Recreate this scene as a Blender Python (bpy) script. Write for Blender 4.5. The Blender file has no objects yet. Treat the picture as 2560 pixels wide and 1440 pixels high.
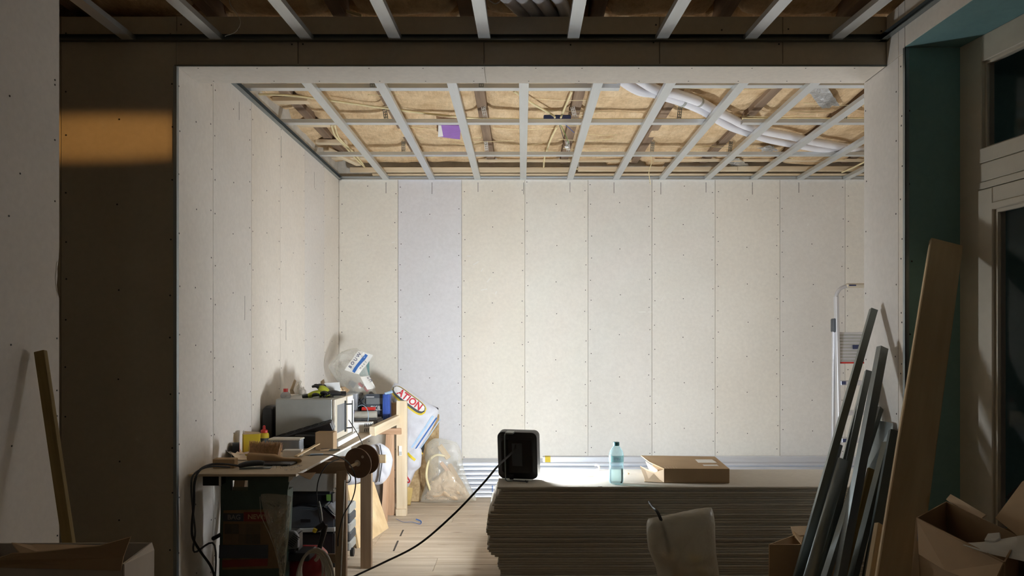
import bpy, bmesh, math, random
from mathutils import Vector, Matrix, noise
random.seed(7)
PI = math.pi
SC = bpy.context.scene
COL = SC.collection
V = Vector

# ------------------------------------------------------------------ camera
F, VX, VY, H = 1920.0, 1305.0, 860.0, 1.40      # focal length and vanishing point in px of 2560x1440, eye height
cd = bpy.data.cameras.new('camera'); cam = bpy.data.objects.new('camera', cd); COL.objects.link(cam)
cam.location = (0, 0, H); cam.rotation_euler = (PI/2, 0, 0)
cd.sensor_width = 36.0; cd.lens = 36.0*F/2560
cd.shift_x = (1280-VX)/2560; cd.shift_y = (VY-720)/2560
cd.clip_start = 0.05; cd.clip_end = 60
SC.camera = cam

# ------------------------------------------------------------------ world and lights
w = bpy.data.worlds.new('night'); SC.world = w; w.use_nodes = True
w.node_tree.nodes['Background'].inputs[0].default_value = (0.55, 0.6, 0.7, 1)
w.node_tree.nodes['Background'].inputs[1].default_value = 0.012
LAMP_POWER = 360.0          # emission strength of the work light's diffuser
LAMP_COLOR = (0.90, 0.955, 1.0)
STREET = 3400.0             # orange street lamp outside the window
def light(name, kind, loc, target, energy, color, **kw):
    l = bpy.data.lights.new(name, kind); l.energy = energy; l.color = color
    for k, v in kw.items(): setattr(l, k, v)
    o = bpy.data.objects.new(name, l); COL.objects.link(o); o.location = loc
    o.rotation_euler = (V(target)-V(loc)).to_track_quat('-Z', 'Y').to_euler()
    return o
sp = light('street_light', 'SPOT', (7.0, -0.4, 2.62), (-2.06, 3.83, 2.43), STREET, (1.0, 0.50, 0.14),
           spot_size=math.radians(7.0), spot_blend=0.95, shadow_soft_size=0.02)
sp.scale = (0.80, 0.25, 1)
# dim warm fill light added behind the camera to lift the near surfaces
hl = light('fill_light', 'AREA', (-0.6, -1.6, 2.7), (0.0, 2.5, 1.0), 1.5, (1.0, 0.92, 0.78), shape='DISK', size=0.35)
# second LED work light standing out of sight in the right-hand part of the far room, turned to the opening and left wall
l2 = light('second_work_light', 'AREA', (3.0, 5.55, 1.15), (-1.5, 3.6, 1.75), 10.0, (0.97, 0.98, 1.0), shape='SQUARE', size=0.70)

SC.view_settings.view_transform = 'Standard'
SC.view_settings.look = 'None'
SC.view_settings.exposure = 0.17
SC.view_settings.gamma = 1.0
SC.view_settings.use_curve_mapping = False
SC.cycles.use_denoising = True
SC.cycles.max_bounces = 10; SC.cycles.diffuse_bounces = 7; SC.cycles.glossy_bounces = 4
SC.cycles.transmission_bounces = 6; SC.cycles.transparent_max_bounces = 16
SC.cycles.sample_clamp_indirect = 8.0

# ------------------------------------------------------------------ pixel -> place helpers
def P(px, py, Y): return V(((px-VX)/F*Y, Y, H-(py-VY)/F*Y))          # at a distance
def Zp(px, py, z):                                                    # on a horizontal plane
    Y = (H-z)*F/(py-VY); return V(((px-VX)/F*Y, Y, z))
def Xp(px, py, X):                                                    # on a plane X = const
    Y = X*F/(px-VX); return V((X, Y, H-(py-VY)/F*Y))

# ------------------------------------------------------------------ materials
def lin(c):
    return tuple(((x/255)/12.92 if x/255 <= .04045 else ((x/255+.055)/1.055)**2.4) for x in c[:3])
class NT:
    def __init__(s, name):
        s.m = bpy.data.materials.new(name); s.m.use_nodes = True
        s.t = s.m.node_tree; s.n = s.t.nodes; s.b = s.n['Principled BSDF']; s.out = s.n['Material Output']
        s._lc = None
    def node(s, k, **kw):
        x = s.n.new(k)
        for a, b in kw.items():
            if a.startswith('i_'):
                kk = a[2:]; x.inputs[int(kk) if kk.isdigit() else kk.replace('_', ' ')].default_value = b
            else: setattr(x, a, b)
        return x
    def link(s, a, b): s.t.links.new(a, b)
    def lc(s, scale=(1, 1, 1)):
        if s._lc is None:
            s._lc = s.node('ShaderNodeAttribute', attribute_name='lc')
            oi = s.node('ShaderNodeObjectInfo'); mul = s.node('ShaderNodeMath', operation='MULTIPLY'); mul.inputs[1].default_value = 37.0
            s.link(oi.outputs['Random'], mul.inputs[0])
            add = s.node('ShaderNodeVectorMath', operation='ADD')
            s.link(s._lc.outputs['Vector'], add.inputs[0]); s.link(mul.outputs[0], add.inputs[1]); s._v = add.outputs[0]; s._oi = oi
        mp = s.node('ShaderNodeMapping'); mp.inputs['Scale'].default_value = scale
        s.link(s._v, mp.inputs[0]); return mp.outputs[0]
    def noise(s, scale, sc=(1, 1, 1), detail=4, rough=.6):
        n = s.node('ShaderNodeTexNoise'); n.inputs['Scale'].default_value = scale
        n.inputs['Detail'].default_value = detail; n.inputs['Roughness'].default_value = rough
        s.link(s.lc(sc), n.inputs['Vector']); return n.outputs['Fac']
    def ramp(s, fac, stops):
        r = s.node('ShaderNodeValToRGB'); e = r.color_ramp.elements
        while len(e) < len(stops): e.new(.5)
        for el, (p, c) in zip(e, stops): el.position = p; el.color = (*c, 1)
        s.link(fac, r.inputs[0]); return r.outputs[0]
    def mixc(s, fac, a, b, mode='MIX'):
        m = s.node('ShaderNodeMix', data_type='RGBA', blend_type=mode)
        for sock, v in ((m.inputs[0], fac), (m.inputs[6], a), (m.inputs[7], b)):
            if hasattr(v, 'default_value'): s.link(v, sock)
            elif isinstance(v, (int, float)): sock.default_value = v
            else: sock.default_value = (*v[:3], 1)
        return m.outputs[2]
    def bump(s, h, strength=.3, dist=.01):
        b = s.node('ShaderNodeBump'); b.inputs['Strength'].default_value = strength; b.inputs['Distance'].default_value = dist
        s.link(h, b.inputs['Height']); s.link(b.outputs[0], s.b.inputs['Normal']); return b
    def base(s, c):
        if hasattr(c, 'default_value'): s.link(c, s.b.inputs['Base Color'])
        else: s.b.inputs['Base Color'].default_value = (*c, 1)
def plain(name, c, rough=.6, metal=0.0, var=.12, scale=14, bump=.1, bs=60, spec=.5):
    t = NT(name); c = lin(c)
    t.base(t.ramp(t.noise(scale), [(.3, tuple(x*(1-var) for x in c)), (.7, tuple(min(1, x*(1+var)) for x in c))]))
    t.b.inputs['Roughness'].default_value = rough; t.b.inputs['Metallic'].default_value = metal
    t.b.inputs['Specular IOR Level'].default_value = spec
    if bump: t.bump(t.noise(bs, detail=3), bump, .004)
    return t.m
def board(name, c, tint):
    t = NT(name); c = lin(c); d = lin(tint)
    n1 = t.noise(1.6, detail=5); n2 = t.noise(34, (1, 1, .5), detail=3)
    col = t.mixc(t.ramp(n1, [(.35, (0, 0, 0)), (.7, (1, 1, 1))]), c, d)
    col = t.mixc(.16, col, t.ramp(n2, [(.3, (.55, .55, .55)), (.7, (1, 1, 1))]), 'MULTIPLY')
    t.lc(); hv = t.ramp(t._oi.outputs['Random'], [(0, (.93, .93, .95)), (.5, (1, 1, 1)), (1, (1, .975, .94))])
    t.base(t.mixc(1.0, col, hv, 'MULTIPLY'))
    t.b.inputs['Roughness'].default_value = .85; t.b.inputs['Specular IOR Level'].default_value = .2
    t.bump(t.noise(160, detail=2), .08, .002); return t.m
def wood(name, c1, c2, rough=.7, grain=26, knots=True):
    t = NT(name); c1 = lin(c1); c2 = lin(c2)
    n = t.noise(1.0, (1.3, grain, grain), detail=6); wv = t.noise(3.0, (.35, 3, 3), detail=2)
    col = t.ramp(n, [(.32, c2), (.5, tuple((a+b)/2 for a, b in zip(c1, c2))), (.66, c1)])
    col = t.mixc(.35, col, t.ramp(wv, [(.35, (.62, .55, .48)), (.65, (1, 1, 1))]), 'MULTIPLY')
    if knots:
        vo = t.node('ShaderNodeTexVoronoi'); vo.inputs['Scale'].default_value = 1.0
        t.link(t.lc((2.2, 7, 7)), vo.inputs['Vector'])
        col = t.mixc(.6, col, t.ramp(vo.outputs['Distance'], [(.03, (.35, .22, .13)), (.13, (1, 1, 1))]), 'MULTIPLY')
    t.base(col); t.b.inputs['Roughness'].default_value = rough; t.b.inputs['Specular IOR Level'].default_value = .25
    t.bump(n, .25, .002); return t.m
def metal(name, c, rough=.34, var=.05, stretch=(.6, 6, 6)):
    t = NT(name); c = lin(c); n = t.noise(9, stretch, detail=5)
    t.base(t.ramp(n, [(.3, tuple(x*(1-var) for x in c)), (.7, c)]))
    t.b.inputs['Metallic'].default_value = .92
    r = t.node('ShaderNodeMapRange'); t.link(n, r.inputs[0]); r.inputs[3].default_value = rough-.02; r.inputs[4].default_value = rough+.05
    t.link(r.outputs[0], t.b.inputs['Roughness']); return t.m
def film(name, c, opacity=.22, rough=.18, bs=22, bstr=.7, tint=(1, 1, 1)):
    t = NT(name); tr = t.node('ShaderNodeBsdfTransparent'); tr.inputs[0].default_value = (*tint, 1)
    t.base(lin(c)); t.b.inputs['Roughness'].default_value = rough; t.b.inputs['Specular IOR Level'].default_value = .9
    b = t.bump(t.noise(bs, detail=3), bstr, .012)
    lw = t.node('ShaderNodeLayerWeight'); lw.inputs[0].default_value = .35; t.link(b.outputs[0], lw.inputs['Normal'])
    r = t.node('ShaderNodeMapRange'); t.link(lw.outputs['Facing'], r.inputs[0]); r.inputs[1].default_value = 0; r.inputs[2].default_value = 1
    r.inputs[3].default_value = opacity; r.inputs[4].default_value = min(1, opacity+.55)
    mx = t.node('ShaderNodeMixShader'); t.link(r.outputs[0], mx.inputs[0]); t.link(tr.outputs[0], mx.inputs[1]); t.link(t.b.outputs[0], mx.inputs[2])
    t.link(mx.outputs[0], t.out.inputs[0]); return t.m
def emis(name, c, s):
    t = NT(name); t.base(c); t.b.inputs['Emission Color'].default_value = (*c, 1); t.b.inputs['Emission Strength'].default_value = s; return t.m
M = {}
M['board'] = board('plasterboard_ivory', (236, 233, 225), (231, 227, 218))
M['board_side'] = board('plasterboard_pinkish', (235, 230, 222), (229, 223, 214))
M['board_cool'] = board('plasterboard_cool_grey', (229, 228, 231), (224, 223, 225))
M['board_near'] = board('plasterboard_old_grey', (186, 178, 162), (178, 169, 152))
M['teal'] = board('moisture_board_teal', (134, 172, 172), (124, 162, 162))
M['core'] = plain('gypsum_core', (205, 200, 190), .9)
M['sheet'] = board('stacked_board', (196, 192, 182), (188, 183, 171))
M['sheet_edge'] = plain('stacked_board_edge', (150, 140, 122), .9)
M['screw'] = plain('screw_dark', (52, 50, 48), .5, .4, bump=0)
M['pencil'] = plain('pencil_line', (96, 92, 88), .8, bump=0)
M['galv'] = metal('galvanised_steel', (224, 229, 232), .42)
M['galv_dull'] = metal('galvanised_dull', (150, 158, 160), .42)
M['galv_new'] = metal('galvanised_bright', (222, 228, 238), .38); M['galv_new'].node_tree.nodes['Principled BSDF'].inputs['Metallic'].default_value = .6
M['galv_dark'] = metal('galvanised_dark', (120, 126, 124), .38)
M['alu'] = metal('aluminium', (218, 220, 226), .40); M['alu'].node_tree.nodes['Principled BSDF'].inputs['Metallic'].default_value = .6
M['chrome'] = metal('chrome', (220, 222, 225), .12)
M['pine'] = wood('pine', (226, 206, 172), (206, 178, 138))
M['pine_pale'] = wood('pine_pale', (236, 222, 196), (220, 200, 166))
M['pine_pink'] = wood('pine_pinkish', (214, 180, 150), (190, 152, 120))
M['floorwood'] = wood('floor_pine', (216, 202, 182), (194, 176, 152), .6, 22)
M['joist'] = wood('old_joist', (160, 138, 116), (128, 108, 92), .85, 20)
M['plank'] = wood('scaffold_plank', (212, 192, 156), (194, 170, 134), .75, 9)
M['batten'] = wood('green_batten', (158, 138, 88), (128, 108, 64), .75, 20)
M['trestle'] = wood('trestle_brown', (168, 146, 120), (144, 122, 98), .7, 20)
M['plywood'] = wood('plywood', (238, 212, 168), (222, 190, 142), .6, 9)
M['card'] = plain('cardboard', (178, 152, 120), .85, var=.06, scale=6, bump=.12, bs=40, spec=.15)
M['card_pale'] = plain('cardboard_pale', (206, 184, 156), .85, var=.06, scale=6, bump=.1, bs=40, spec=.15)
M['card_grey'] = plain('cardboard_white', (196, 186, 174), .85, var=.06, scale=6, bump=.1, bs=40, spec=.15)
M['black'] = plain('black_plastic', (24, 24, 27), .42, var=.1)
M['black_gloss'] = plain('black_gloss', (16, 17, 21), .22, var=.1, bump=0)
M['rubber'] = plain('black_rubber', (20, 20, 22), .6, bump=0)
M['white'] = plain('white_plastic', (232, 232, 230), .4, var=.04, bump=0)
M['paper'] = plain('white_paper', (234, 232, 226), .8, var=.04, bump=.1)
M['offwhite'] = plain('cream_paint', (205, 196, 178), .5, var=.04, bump=.04)
M['grey'] = plain('grey_plastic', (120, 122, 124), .5)
M['grey_paint'] = plain('grey_painted_metal', (172, 174, 170), .45, .1, var=.05, bump=.03)
M['darkgrey'] = plain('dark_grey_plastic', (70, 76, 84), .45)
M['reddull'] = plain('faded_red_print', (120, 44, 40), .6, bump=0)
M['bluedull'] = plain('faded_blue_print', (58, 66, 78), .6, bump=0)
M['tile1'] = plain('faded_print_a', (96, 84, 62), .6, bump=0); M['tile2'] = plain('faded_print_b', (76, 72, 58), .6, bump=0); M['tile3'] = plain('faded_print_c', (108, 90, 66), .6, bump=0)
M['blue'] = plain('blue_plastic', (62, 92, 170), .35)
M['purple'] = plain('purple_foil', (146, 92, 186), .45, var=.1)
M['red'] = plain('red_plastic', (190, 44, 36), .4)
M['red_tank'] = plain('red_enamel', (132, 30, 36), .32, bump=0)
M['redprint'] = plain('red_print', (196, 52, 62), .6, var=.15, bump=0)
M['yellow'] = plain('yellow_print', (216, 190, 46), .6, var=.08)
M['yellowdeep'] = plain('yellow_plastic', (238, 190, 30), .45, bump=0)
M['charcoal'] = plain('charcoal_print', (72, 76, 80), .6, bump=0)
M['navy'] = plain('navy_print', (54, 62, 96), .6, bump=0)
M['blueprint'] = plain('blue_print', (52, 104, 176), .6, bump=0)
M['paleblue'] = plain('pale_blue_print', (168, 196, 222), .6, bump=0)
M['greenbox'] = plain('dark_green_plastic', (58, 78, 70), .5)
M['green'] = plain('green_print', (110, 150, 70), .6, bump=0)
M['sackwhite'] = plain('woven_white_sack', (204, 205, 212), .6, var=.06, bump=.9, bs=9)
M['conduit'] = plain('cream_conduit', (238, 224, 178), .45, bump=0)
M['duct'] = plain('white_duct', (236, 236, 242), .38, var=.02, bump=0)
M['hose'] = plain('grey_hose', (168, 164, 152), .5, bump=0)
M['spool'] = plain('brown_fibreboard', (112, 86, 66), .8, var=.1)
M['dust'] = plain('dusty_board_top', (186, 170, 146), .8, var=.1, scale=5, bump=.15)
M['glove'] = plain('glove_yellow', (176, 186, 52), .7, bump=.3)
M['bristle'] = plain('bristle', (200, 164, 124), .8, var=.25, scale=80, bump=0)
M['brushwood'] = wood('beech', (206, 176, 136), (184, 150, 110), .5, 14, False)
M['foam'] = plain('foam_tan', (204, 176, 112), .9)
M['cloth'] = plain('grey_cloth', (120, 112, 104), .9, bump=.4, bs=20)
M['film'] = film('clear_film', (225, 224, 216), .27)
M['film_milky'] = film('milky_film', (200, 198, 186), .30, .2, 10, 1.0)
M['film_clear'] = film('clear_waste_film', (228, 226, 214), .24, .12, 12, 1.0)
M['film_dust'] = film('dusty_film', (196, 190, 172), .30, .3, 14, 1.0)
M['film_bin'] = film('milky_bag_film', (206, 202, 188), .5, .3, 10, 1.0)
M['bottle'] = film('bottle_plastic', (190, 225, 232), .12, .06, 40, .15, (.86, .97, .985))
M['tub'] = film('clear_tub', (190, 196, 205), .4, .15, 20, .2)
t = NT('window_glass'); tr = t.node('ShaderNodeBsdfTransparent'); gl = t.node('ShaderNodeBsdfGlossy'); gl.inputs['Roughness'].default_value = .03
fr = t.node('ShaderNodeFresnel'); fr.inputs[0].default_value = 1.13; mx = t.node('ShaderNodeMixShader')
t.link(fr.outputs[0], mx.inputs[0]); t.link(tr.outputs[0], mx.inputs[1]); t.link(gl.outputs[0], mx.inputs[2]); t.link(mx.outputs[0], t.out.inputs[0]); M['glass'] = t.m
t = NT('water'); tr = t.node('ShaderNodeBsdfTransparent'); tr.inputs[0].default_value = (.94, .985, .99, 1); gl = t.node('ShaderNodeBsdfGlossy'); gl.inputs['Roughness'].default_value = .05
fr = t.node('ShaderNodeFresnel'); fr.inputs[0].default_value = 1.33; mx = t.node('ShaderNodeMixShader')
t.link(fr.outputs[0], mx.inputs[0]); t.link(tr.outputs[0], mx.inputs[1]); t.link(gl.outputs[0], mx.inputs[2]); t.link(mx.outputs[0], t.out.inputs[0]); M['water'] = t.m
# mineral wool
t = NT('mineral_wool'); n1 = t.noise(6, detail=6, rough=.7); n2 = t.noise(40, (1, .3, 1), detail=4, rough=.8)
c = t.ramp(n1, [(.3, lin((206, 174, 134))), (.55, lin((232, 206, 168))), (.75, lin((242, 220, 186)))])
c = t.mixc(.4, c, t.ramp(n2, [(.3, (.5, .42, .34)), (.6, (1, 1, 1))]), 'MULTIPLY')
t.base(c); t.b.inputs['Roughness'].default_value = .95; t.b.inputs['Specular IOR Level'].default_value = .05; t.bump(n2, .7, .015); M['wool'] = t.m
# oriented strand / chip board
t = NT('chipboard'); vo = t.node('ShaderNodeTexVoronoi'); vo.inputs['Scale'].default_value = 60; t.link(t.lc((1, 1, .6)), vo.inputs['Vector'])
t.base(t.mixc(.5, t.ramp(t.noise(18), [(.3, lin((160, 132, 92))), (.7, lin((206, 180, 138)))]), t.ramp(vo.outputs['Distance'], [(.1, (.7, .62, .5)), (.6, (1, 1, 1))]), 'MULTIPLY'))
t.b.inputs['Roughness'].default_value = .85; t.bump(vo.outputs['Distance'], .3, .003); M['osb'] = t.m
t = NT('silver_foil'); t.base(lin((206, 208, 210))); t.b.inputs['Metallic'].default_value = .85; t.b.inputs['Roughness'].default_value = .3
t.bump(t.noise(26, detail=4), 1.0, .02); M['foil'] = t.m
M['lens'] = emis('work_light_diffuser', LAMP_COLOR, LAMP_POWER)

# ------------------------------------------------------------------ mesh builder
def frame(p0, xdir, up=(0, 0, 1)):
    x = V(xdir).normalized(); u = V(up)
    if abs(x.dot(u.normalized())) > .999: u = V((0, 1, 0))
    y = u.cross(x).normalized(); z = x.cross(y)
    m = Matrix((x, y, z)).transposed().to_4x4(); m.translation = V(p0); return m
def T(x, y, z, rx=0, ry=0, rz=0):
    return Matrix.Translation((x, y, z)) @ Matrix.Rotation(math.radians(rz), 4, 'Z') @ Matrix.Rotation(math.radians(ry), 4, 'Y') @ Matrix.Rotation(math.radians(rx), 4, 'X')
def org(o):
    p = V((0, 0, 0))
    while o is not None: p = p + o.location; o = o.parent
    return p
def tag(o, label, cat, group=None, kind=None):
    o['label'] = label; o['category'] = cat
    if group: o['group'] = group
    if kind: o['kind'] = kind
    return o
def thing(name, label, cat, loc=(0, 0, 0), group=None, kind=None):
    o = bpy.data.objects.new(name, None); COL.objects.link(o); o.location = V(loc); o.empty_display_size = .05
    return tag(o, label, cat, group, kind)
def struct(o, label=None):
    o['kind'] = 'structure'
    if label: o['label'] = label
    return o
class MB:
    def __init__(s, m=None): s.v = []; s.f = []; s.m = m or Matrix()
    def add(s, vs, fs, m=None):
        b = len(s.v); mm = s.m @ m if m is not None else s.m
        s.v += [mm @ V(p) for p in vs]; s.f += [tuple(i+b for i in f) for f in fs]; return s
    def box(s, a, b, m=None, top=0.0):           # top: inset of the +Z face
        x0, y0, z0 = a; x1, y1, z1 = b; t = top
        vs = [(x0, y0, z0), (x1, y0, z0), (x1, y1, z0), (x0, y1, z0), (x0+t, y0+t, z1), (x1-t, y0+t, z1), (x1-t, y1-t, z1), (x0+t, y1-t, z1)]
        return s.add(vs, [(0, 3, 2, 1), (4, 5, 6, 7), (0, 1, 5, 4), (1, 2, 6, 5), (2, 3, 7, 6), (3, 0, 4, 7)], m)
    def loft(s, rings, closed=True, cap=True, m=None):
        n = len(rings[0]); vs = [p for r in rings for p in r]; fs = []
        for i in range(len(rings)-1):
            for j in range(n if closed else n-1):
                k = (j+1) % n; fs.append((i*n+j, i*n+k, (i+1)*n+k, (i+1)*n+j))
        if cap and closed: fs.append(tuple(range(n))[::-1]); fs.append(tuple((len(rings)-1)*n+j for j in range(n)))
        return s.add(vs, fs, m)
    def cyl(s, p0, p1, r0, r1=None, n=16, cap=True, m=None):
        r1 = r0 if r1 is None else r1; fr = frame(p0, V(p1)-V(p0)); L = (V(p1)-V(p0)).length
        rings = [[fr @ V((x, math.cos(a)*r, math.sin(a)*r)) for a in [2*PI*j/n for j in range(n)]] for x, r in ((0, r0), (L, r1))]
        return s.loft(rings, True, cap, m)
    def lathe(s, prof, n=24, m=None):            # prof: (r, z)
        return s.loft([[(r*math.cos(2*PI*j/n), r*math.sin(2*PI*j/n), z) for j in range(n)] for r, z in prof], True, True, m)
    def tube(s, pts, r, n=8, sub=6, m=None, squash=1.0):
        pts = spline(pts, sub); rings = []; up = V((0, 0, 1)); last = None
        for i, p in enumerate(pts):
            d = (pts[min(i+1, len(pts)-1)]-pts[max(i-1, 0)]).normalized()
            if last is None:
                a = d.cross(up if abs(d.z) < .95 else V((1, 0, 0))).normalized()
            else: a = (last - d*last.dot(d)).normalized()
            last = a; b = d.cross(a); rr = r(i/(len(pts)-1)) if callable(r) else r
            rings.append([p + a*math.cos(2*PI*j/n)*rr + b*math.sin(2*PI*j/n)*rr*squash for j in range(n)])
        return s.loft(rings, True, True, m)
    def sweep(s, sec, p0, p1, up=(0, 0, 1), m=None):   # sec: closed outline (y, z)
        fr = frame(p0, V(p1)-V(p0), up); L = (V(p1)-V(p0)).length
        return s.loft([[fr @ V((x, y, z)) for y, z in sec] for x in (0, L)], True, True, m)
    def prism(s, poly, y0, y1, m=None):          # poly (x, z) extruded in y
        n = len(poly); vs = [(x, y0, z) for x, z in poly]+[(x, y1, z) for x, z in poly]
        return s.add(vs, [tuple(range(n)), tuple(range(2*n-1, n-1, -1))]+[(j, j+n, (j+1) % n+n, (j+1) % n) for j in range(n)], m)
    def build(s, name, mat, parent=None, smooth=False, bevel=0, base=None, seg=1):
        me = bpy.data.meshes.new(name); o = bpy.data.objects.new(name, me); COL.objects.link(o)
        if parent is not None: o.parent = parent; off = org(parent)
        else:
            if base is None:
                off = V((sum(p.x for p in s.v)/len(s.v), sum(p.y for p in s.v)/len(s.v), min(p.z for p in s.v)))
            else: off = V(base)
            o.location = off
        me.from_pydata([p-off for p in s.v], [], s.f)
        bm = bmesh.new(); bm.from_mesh(me); bmesh.ops.recalc_face_normals(bm, faces=bm.faces)
        if bevel: bmesh.ops.bevel(bm, geom=[e for e in bm.edges if len(e.link_faces) == 2 and e.calc_face_angle(0) > .5], offset=bevel, segments=seg, affect='EDGES', clamp_overlap=True)
        bm.to_mesh(me); bm.free()
        inv = s.m.inverted(); at = me.attributes.new('lc', 'FLOAT_VECTOR', 'POINT')
        co = []
        for vv in me.vertices: co.extend(inv @ (vv.co+off))
        at.data.foreach_set('vector', co)
        if mat is not None: me.materials.append(M[mat] if isinstance(mat, str) else mat)
        if smooth:
            me.polygons.foreach_set('use_smooth', [True]*len(me.polygons)); me.set_sharp_from_angle(angle=math.radians(42))
        return o
def spline(pts, sub):
    pts = [V(p) for p in pts]
    if sub <= 1 or len(pts) < 3: return pts
    out = []
    for i in range(len(pts)-1):
        a, b = pts[i], pts[i+1]; p = pts[i-1] if i else a*2-b; q = pts[i+2] if i+2 < len(pts) else b*2-a
        for k in range(sub):
            t = k/sub
            out.append(.5*((2*a)+(b-p)*t+(2*p-5*a+4*b-q)*t*t+(3*a-p-3*b+q)*t**3))
    out.append(pts[-1]); return out
def copy_tree(o, parent=None):
    c = o.copy(); COL.objects.link(c)
    if parent is not None: c.parent = parent
    for ch in list(o.children): copy_tree(ch, c)
    return c
def text_data(txt, size, extr=.0006, bold=0.0):
    cu = bpy.data.curves.new('txt', 'FONT'); cu.body = txt; cu.size = size; cu.extrude = extr; cu.align_x = 'CENTER'; cu.align_y = 'CENTER'; cu.offset = bold; cu.resolution_u = 3
    o = bpy.data.objects.new('txt', cu); COL.objects.link(o)
    me = o.to_mesh(); vs = [v.co.copy() for v in me.vertices]; fs = [tuple(p.vertices) for p in me.polygons]
    o.to_mesh_clear(); bpy.data.objects.remove(o); bpy.data.curves.remove(cu); return vs, fs
def ridge(p, f, seed=0):
    q = V(p)*f+V((seed*3.1, seed*1.7, seed)); return 1-2*abs(noise.noise(q))
class Pillow:
    """a stuffed bag from an outline in its own x-z plane, bulging towards -y"""
    def __init__(s, outline, depth, m, crumple=.012, cf=9, seed=1, back=.6, n=56):
        s.m = m; s.d = depth; s.cr = crumple; s.cf = cf; s.seed = seed; s.back = back
        pts = [V((x, 0, z)) for x, z in outline]; L = len(pts); out = []
        for i in range(L):
            a, b = pts[i], pts[(i+1) % L]; p = pts[i-1]; q = pts[(i+2) % L]
            k = max(2, n//L)
            for j in range(k):
                t = j/k; lin_ = a.lerp(b, t)
                cr_ = .5*((2*a)+(b-p)*t+(2*p-5*a+4*b-q)*t*t+(3*a-p-3*b+q)*t**3)
                out.append(lin_*.5+cr_*.5)
        s.o = out; s.c = sum(out, V((0, 0, 0)))/len(out)
    def depth_at(s, p, q):
        prof = max(0, 1-q**2.4)**.55
        return -s.d*prof + s.cr*ridge(p, s.cf, s.seed)*min(1, 2.5*(1-q)+.25)*.8
    def mb(s, rings=14):
        mb = MB(s.m); n = len(s.o); R = []
        qs = [i/rings for i in range(1, rings+1)]
        for q in qs:
            R.append([V((p.x, s.depth_at(p, q), p.z)) for p in [s.c.lerp(o, q) for o in s.o]])
        B = []
        for q in qs[::-1][1:]:
            B.append([V((p.x, -s.depth_at(p*1.3, q)*s.back, p.z)) for p in [s.c.lerp(o, q) for o in s.o]])
        return mb.loft(R+B, True, True)
    def surf(s, x, z):
        d = V((x-s.c.x, 0, z-s.c.z)); L = d.length; a = math.atan2(d.z, d.x); best = 1e9
        if L < 1e-6: return s.depth_at(s.c, 0)
        n = len(s.o); r = L*1.01
        for i in range(n):
            A = s.o[i]-s.c; B = s.o[(i+1) % n]-s.c; e = B-A; den = d.x*e.z-d.z*e.x
            if abs(den) < 1e-9: continue
            t = (A.x*e.z-A.z*e.x)/den; u = (A.x*d.z-A.z*d.x)/den
            if t > 0 and -1e-6 <= u <= 1+1e-6: best = min(best, t)
        q = min(1, 1/best) if best < 1e8 else 1
        return s.depth_at(V((x, 0, z)), q)
    def patch(s, poly_c, ang, w, h, nx=10, nz=6, off=.004, skew=0, rnd=0):
        mb = MB(s.m); cx, cz = poly_c; ca, sa = math.cos(ang), math.sin(ang); vs = []
        for j in range(nz+1):
            for i in range(nx+1):
                u = (i/nx-.5)*w + (j/nz-.5)*skew; v = (j/nz-.5)*h*((max(0, 1-abs(2*i/nx-1)**rnd)**.5) if rnd else 1); x = cx+u*ca-v*sa; z = cz+u*sa+v*ca
                vs.append((x, s.surf(x, z)-off, z))
        fs = [(j*(nx+1)+i, j*(nx+1)+i+1, (j+1)*(nx+1)+i+1, (j+1)*(nx+1)+i) for j in range(nz) for i in range(nx)]
        return mb.add(vs, fs)
    def text(s, txt, size, c, ang, off=.007, bold=.0, arch=0, shear=0):
        vs, fs = text_data(txt, size, 0, bold); ca, sa = math.cos(ang), math.sin(ang); out = []
        for p in vs:
            u, v = p.x+shear*p.y, p.y+arch*p.x*p.x; x = c[0]+u*ca-v*sa; z = c[1]+u*sa+v*ca
            out.append((x, s.surf(x, z)-off, z))
        return MB(s.m).add(out, fs)
def plank(name, p0, p1, w_, h_, mat, parent=None, up=(0, 0, 1), bevel=.002, **kw):
    L = (V(p1)-V(p0)).length
    return MB(frame(p0, V(p1)-V(p0), up)).box((0, -w_/2, -h_/2), (L, w_/2, h_/2)).build(name, mat, parent, bevel=bevel, **kw)
def csec(w_, h_, t=.0015, lip=.006):     # channel open to +z, web at z=0
    a = w_/2
    return [(-a, 0), (a, 0), (a, h_), (a-lip, h_), (a-lip, h_-t), (a-t, h_-t), (a-t, t), (-a+t, t), (-a+t, h_-t), (-a+lip, h_-t), (-a+lip, h_), (-a, h_)]
def usec(w_, h_, t=.0015):
    a = w_/2; return [(-a, 0), (a, 0), (a, h_), (a-t, h_), (a-t, t), (-a+t, t), (-a+t, h_), (-a, h_)]
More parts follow.
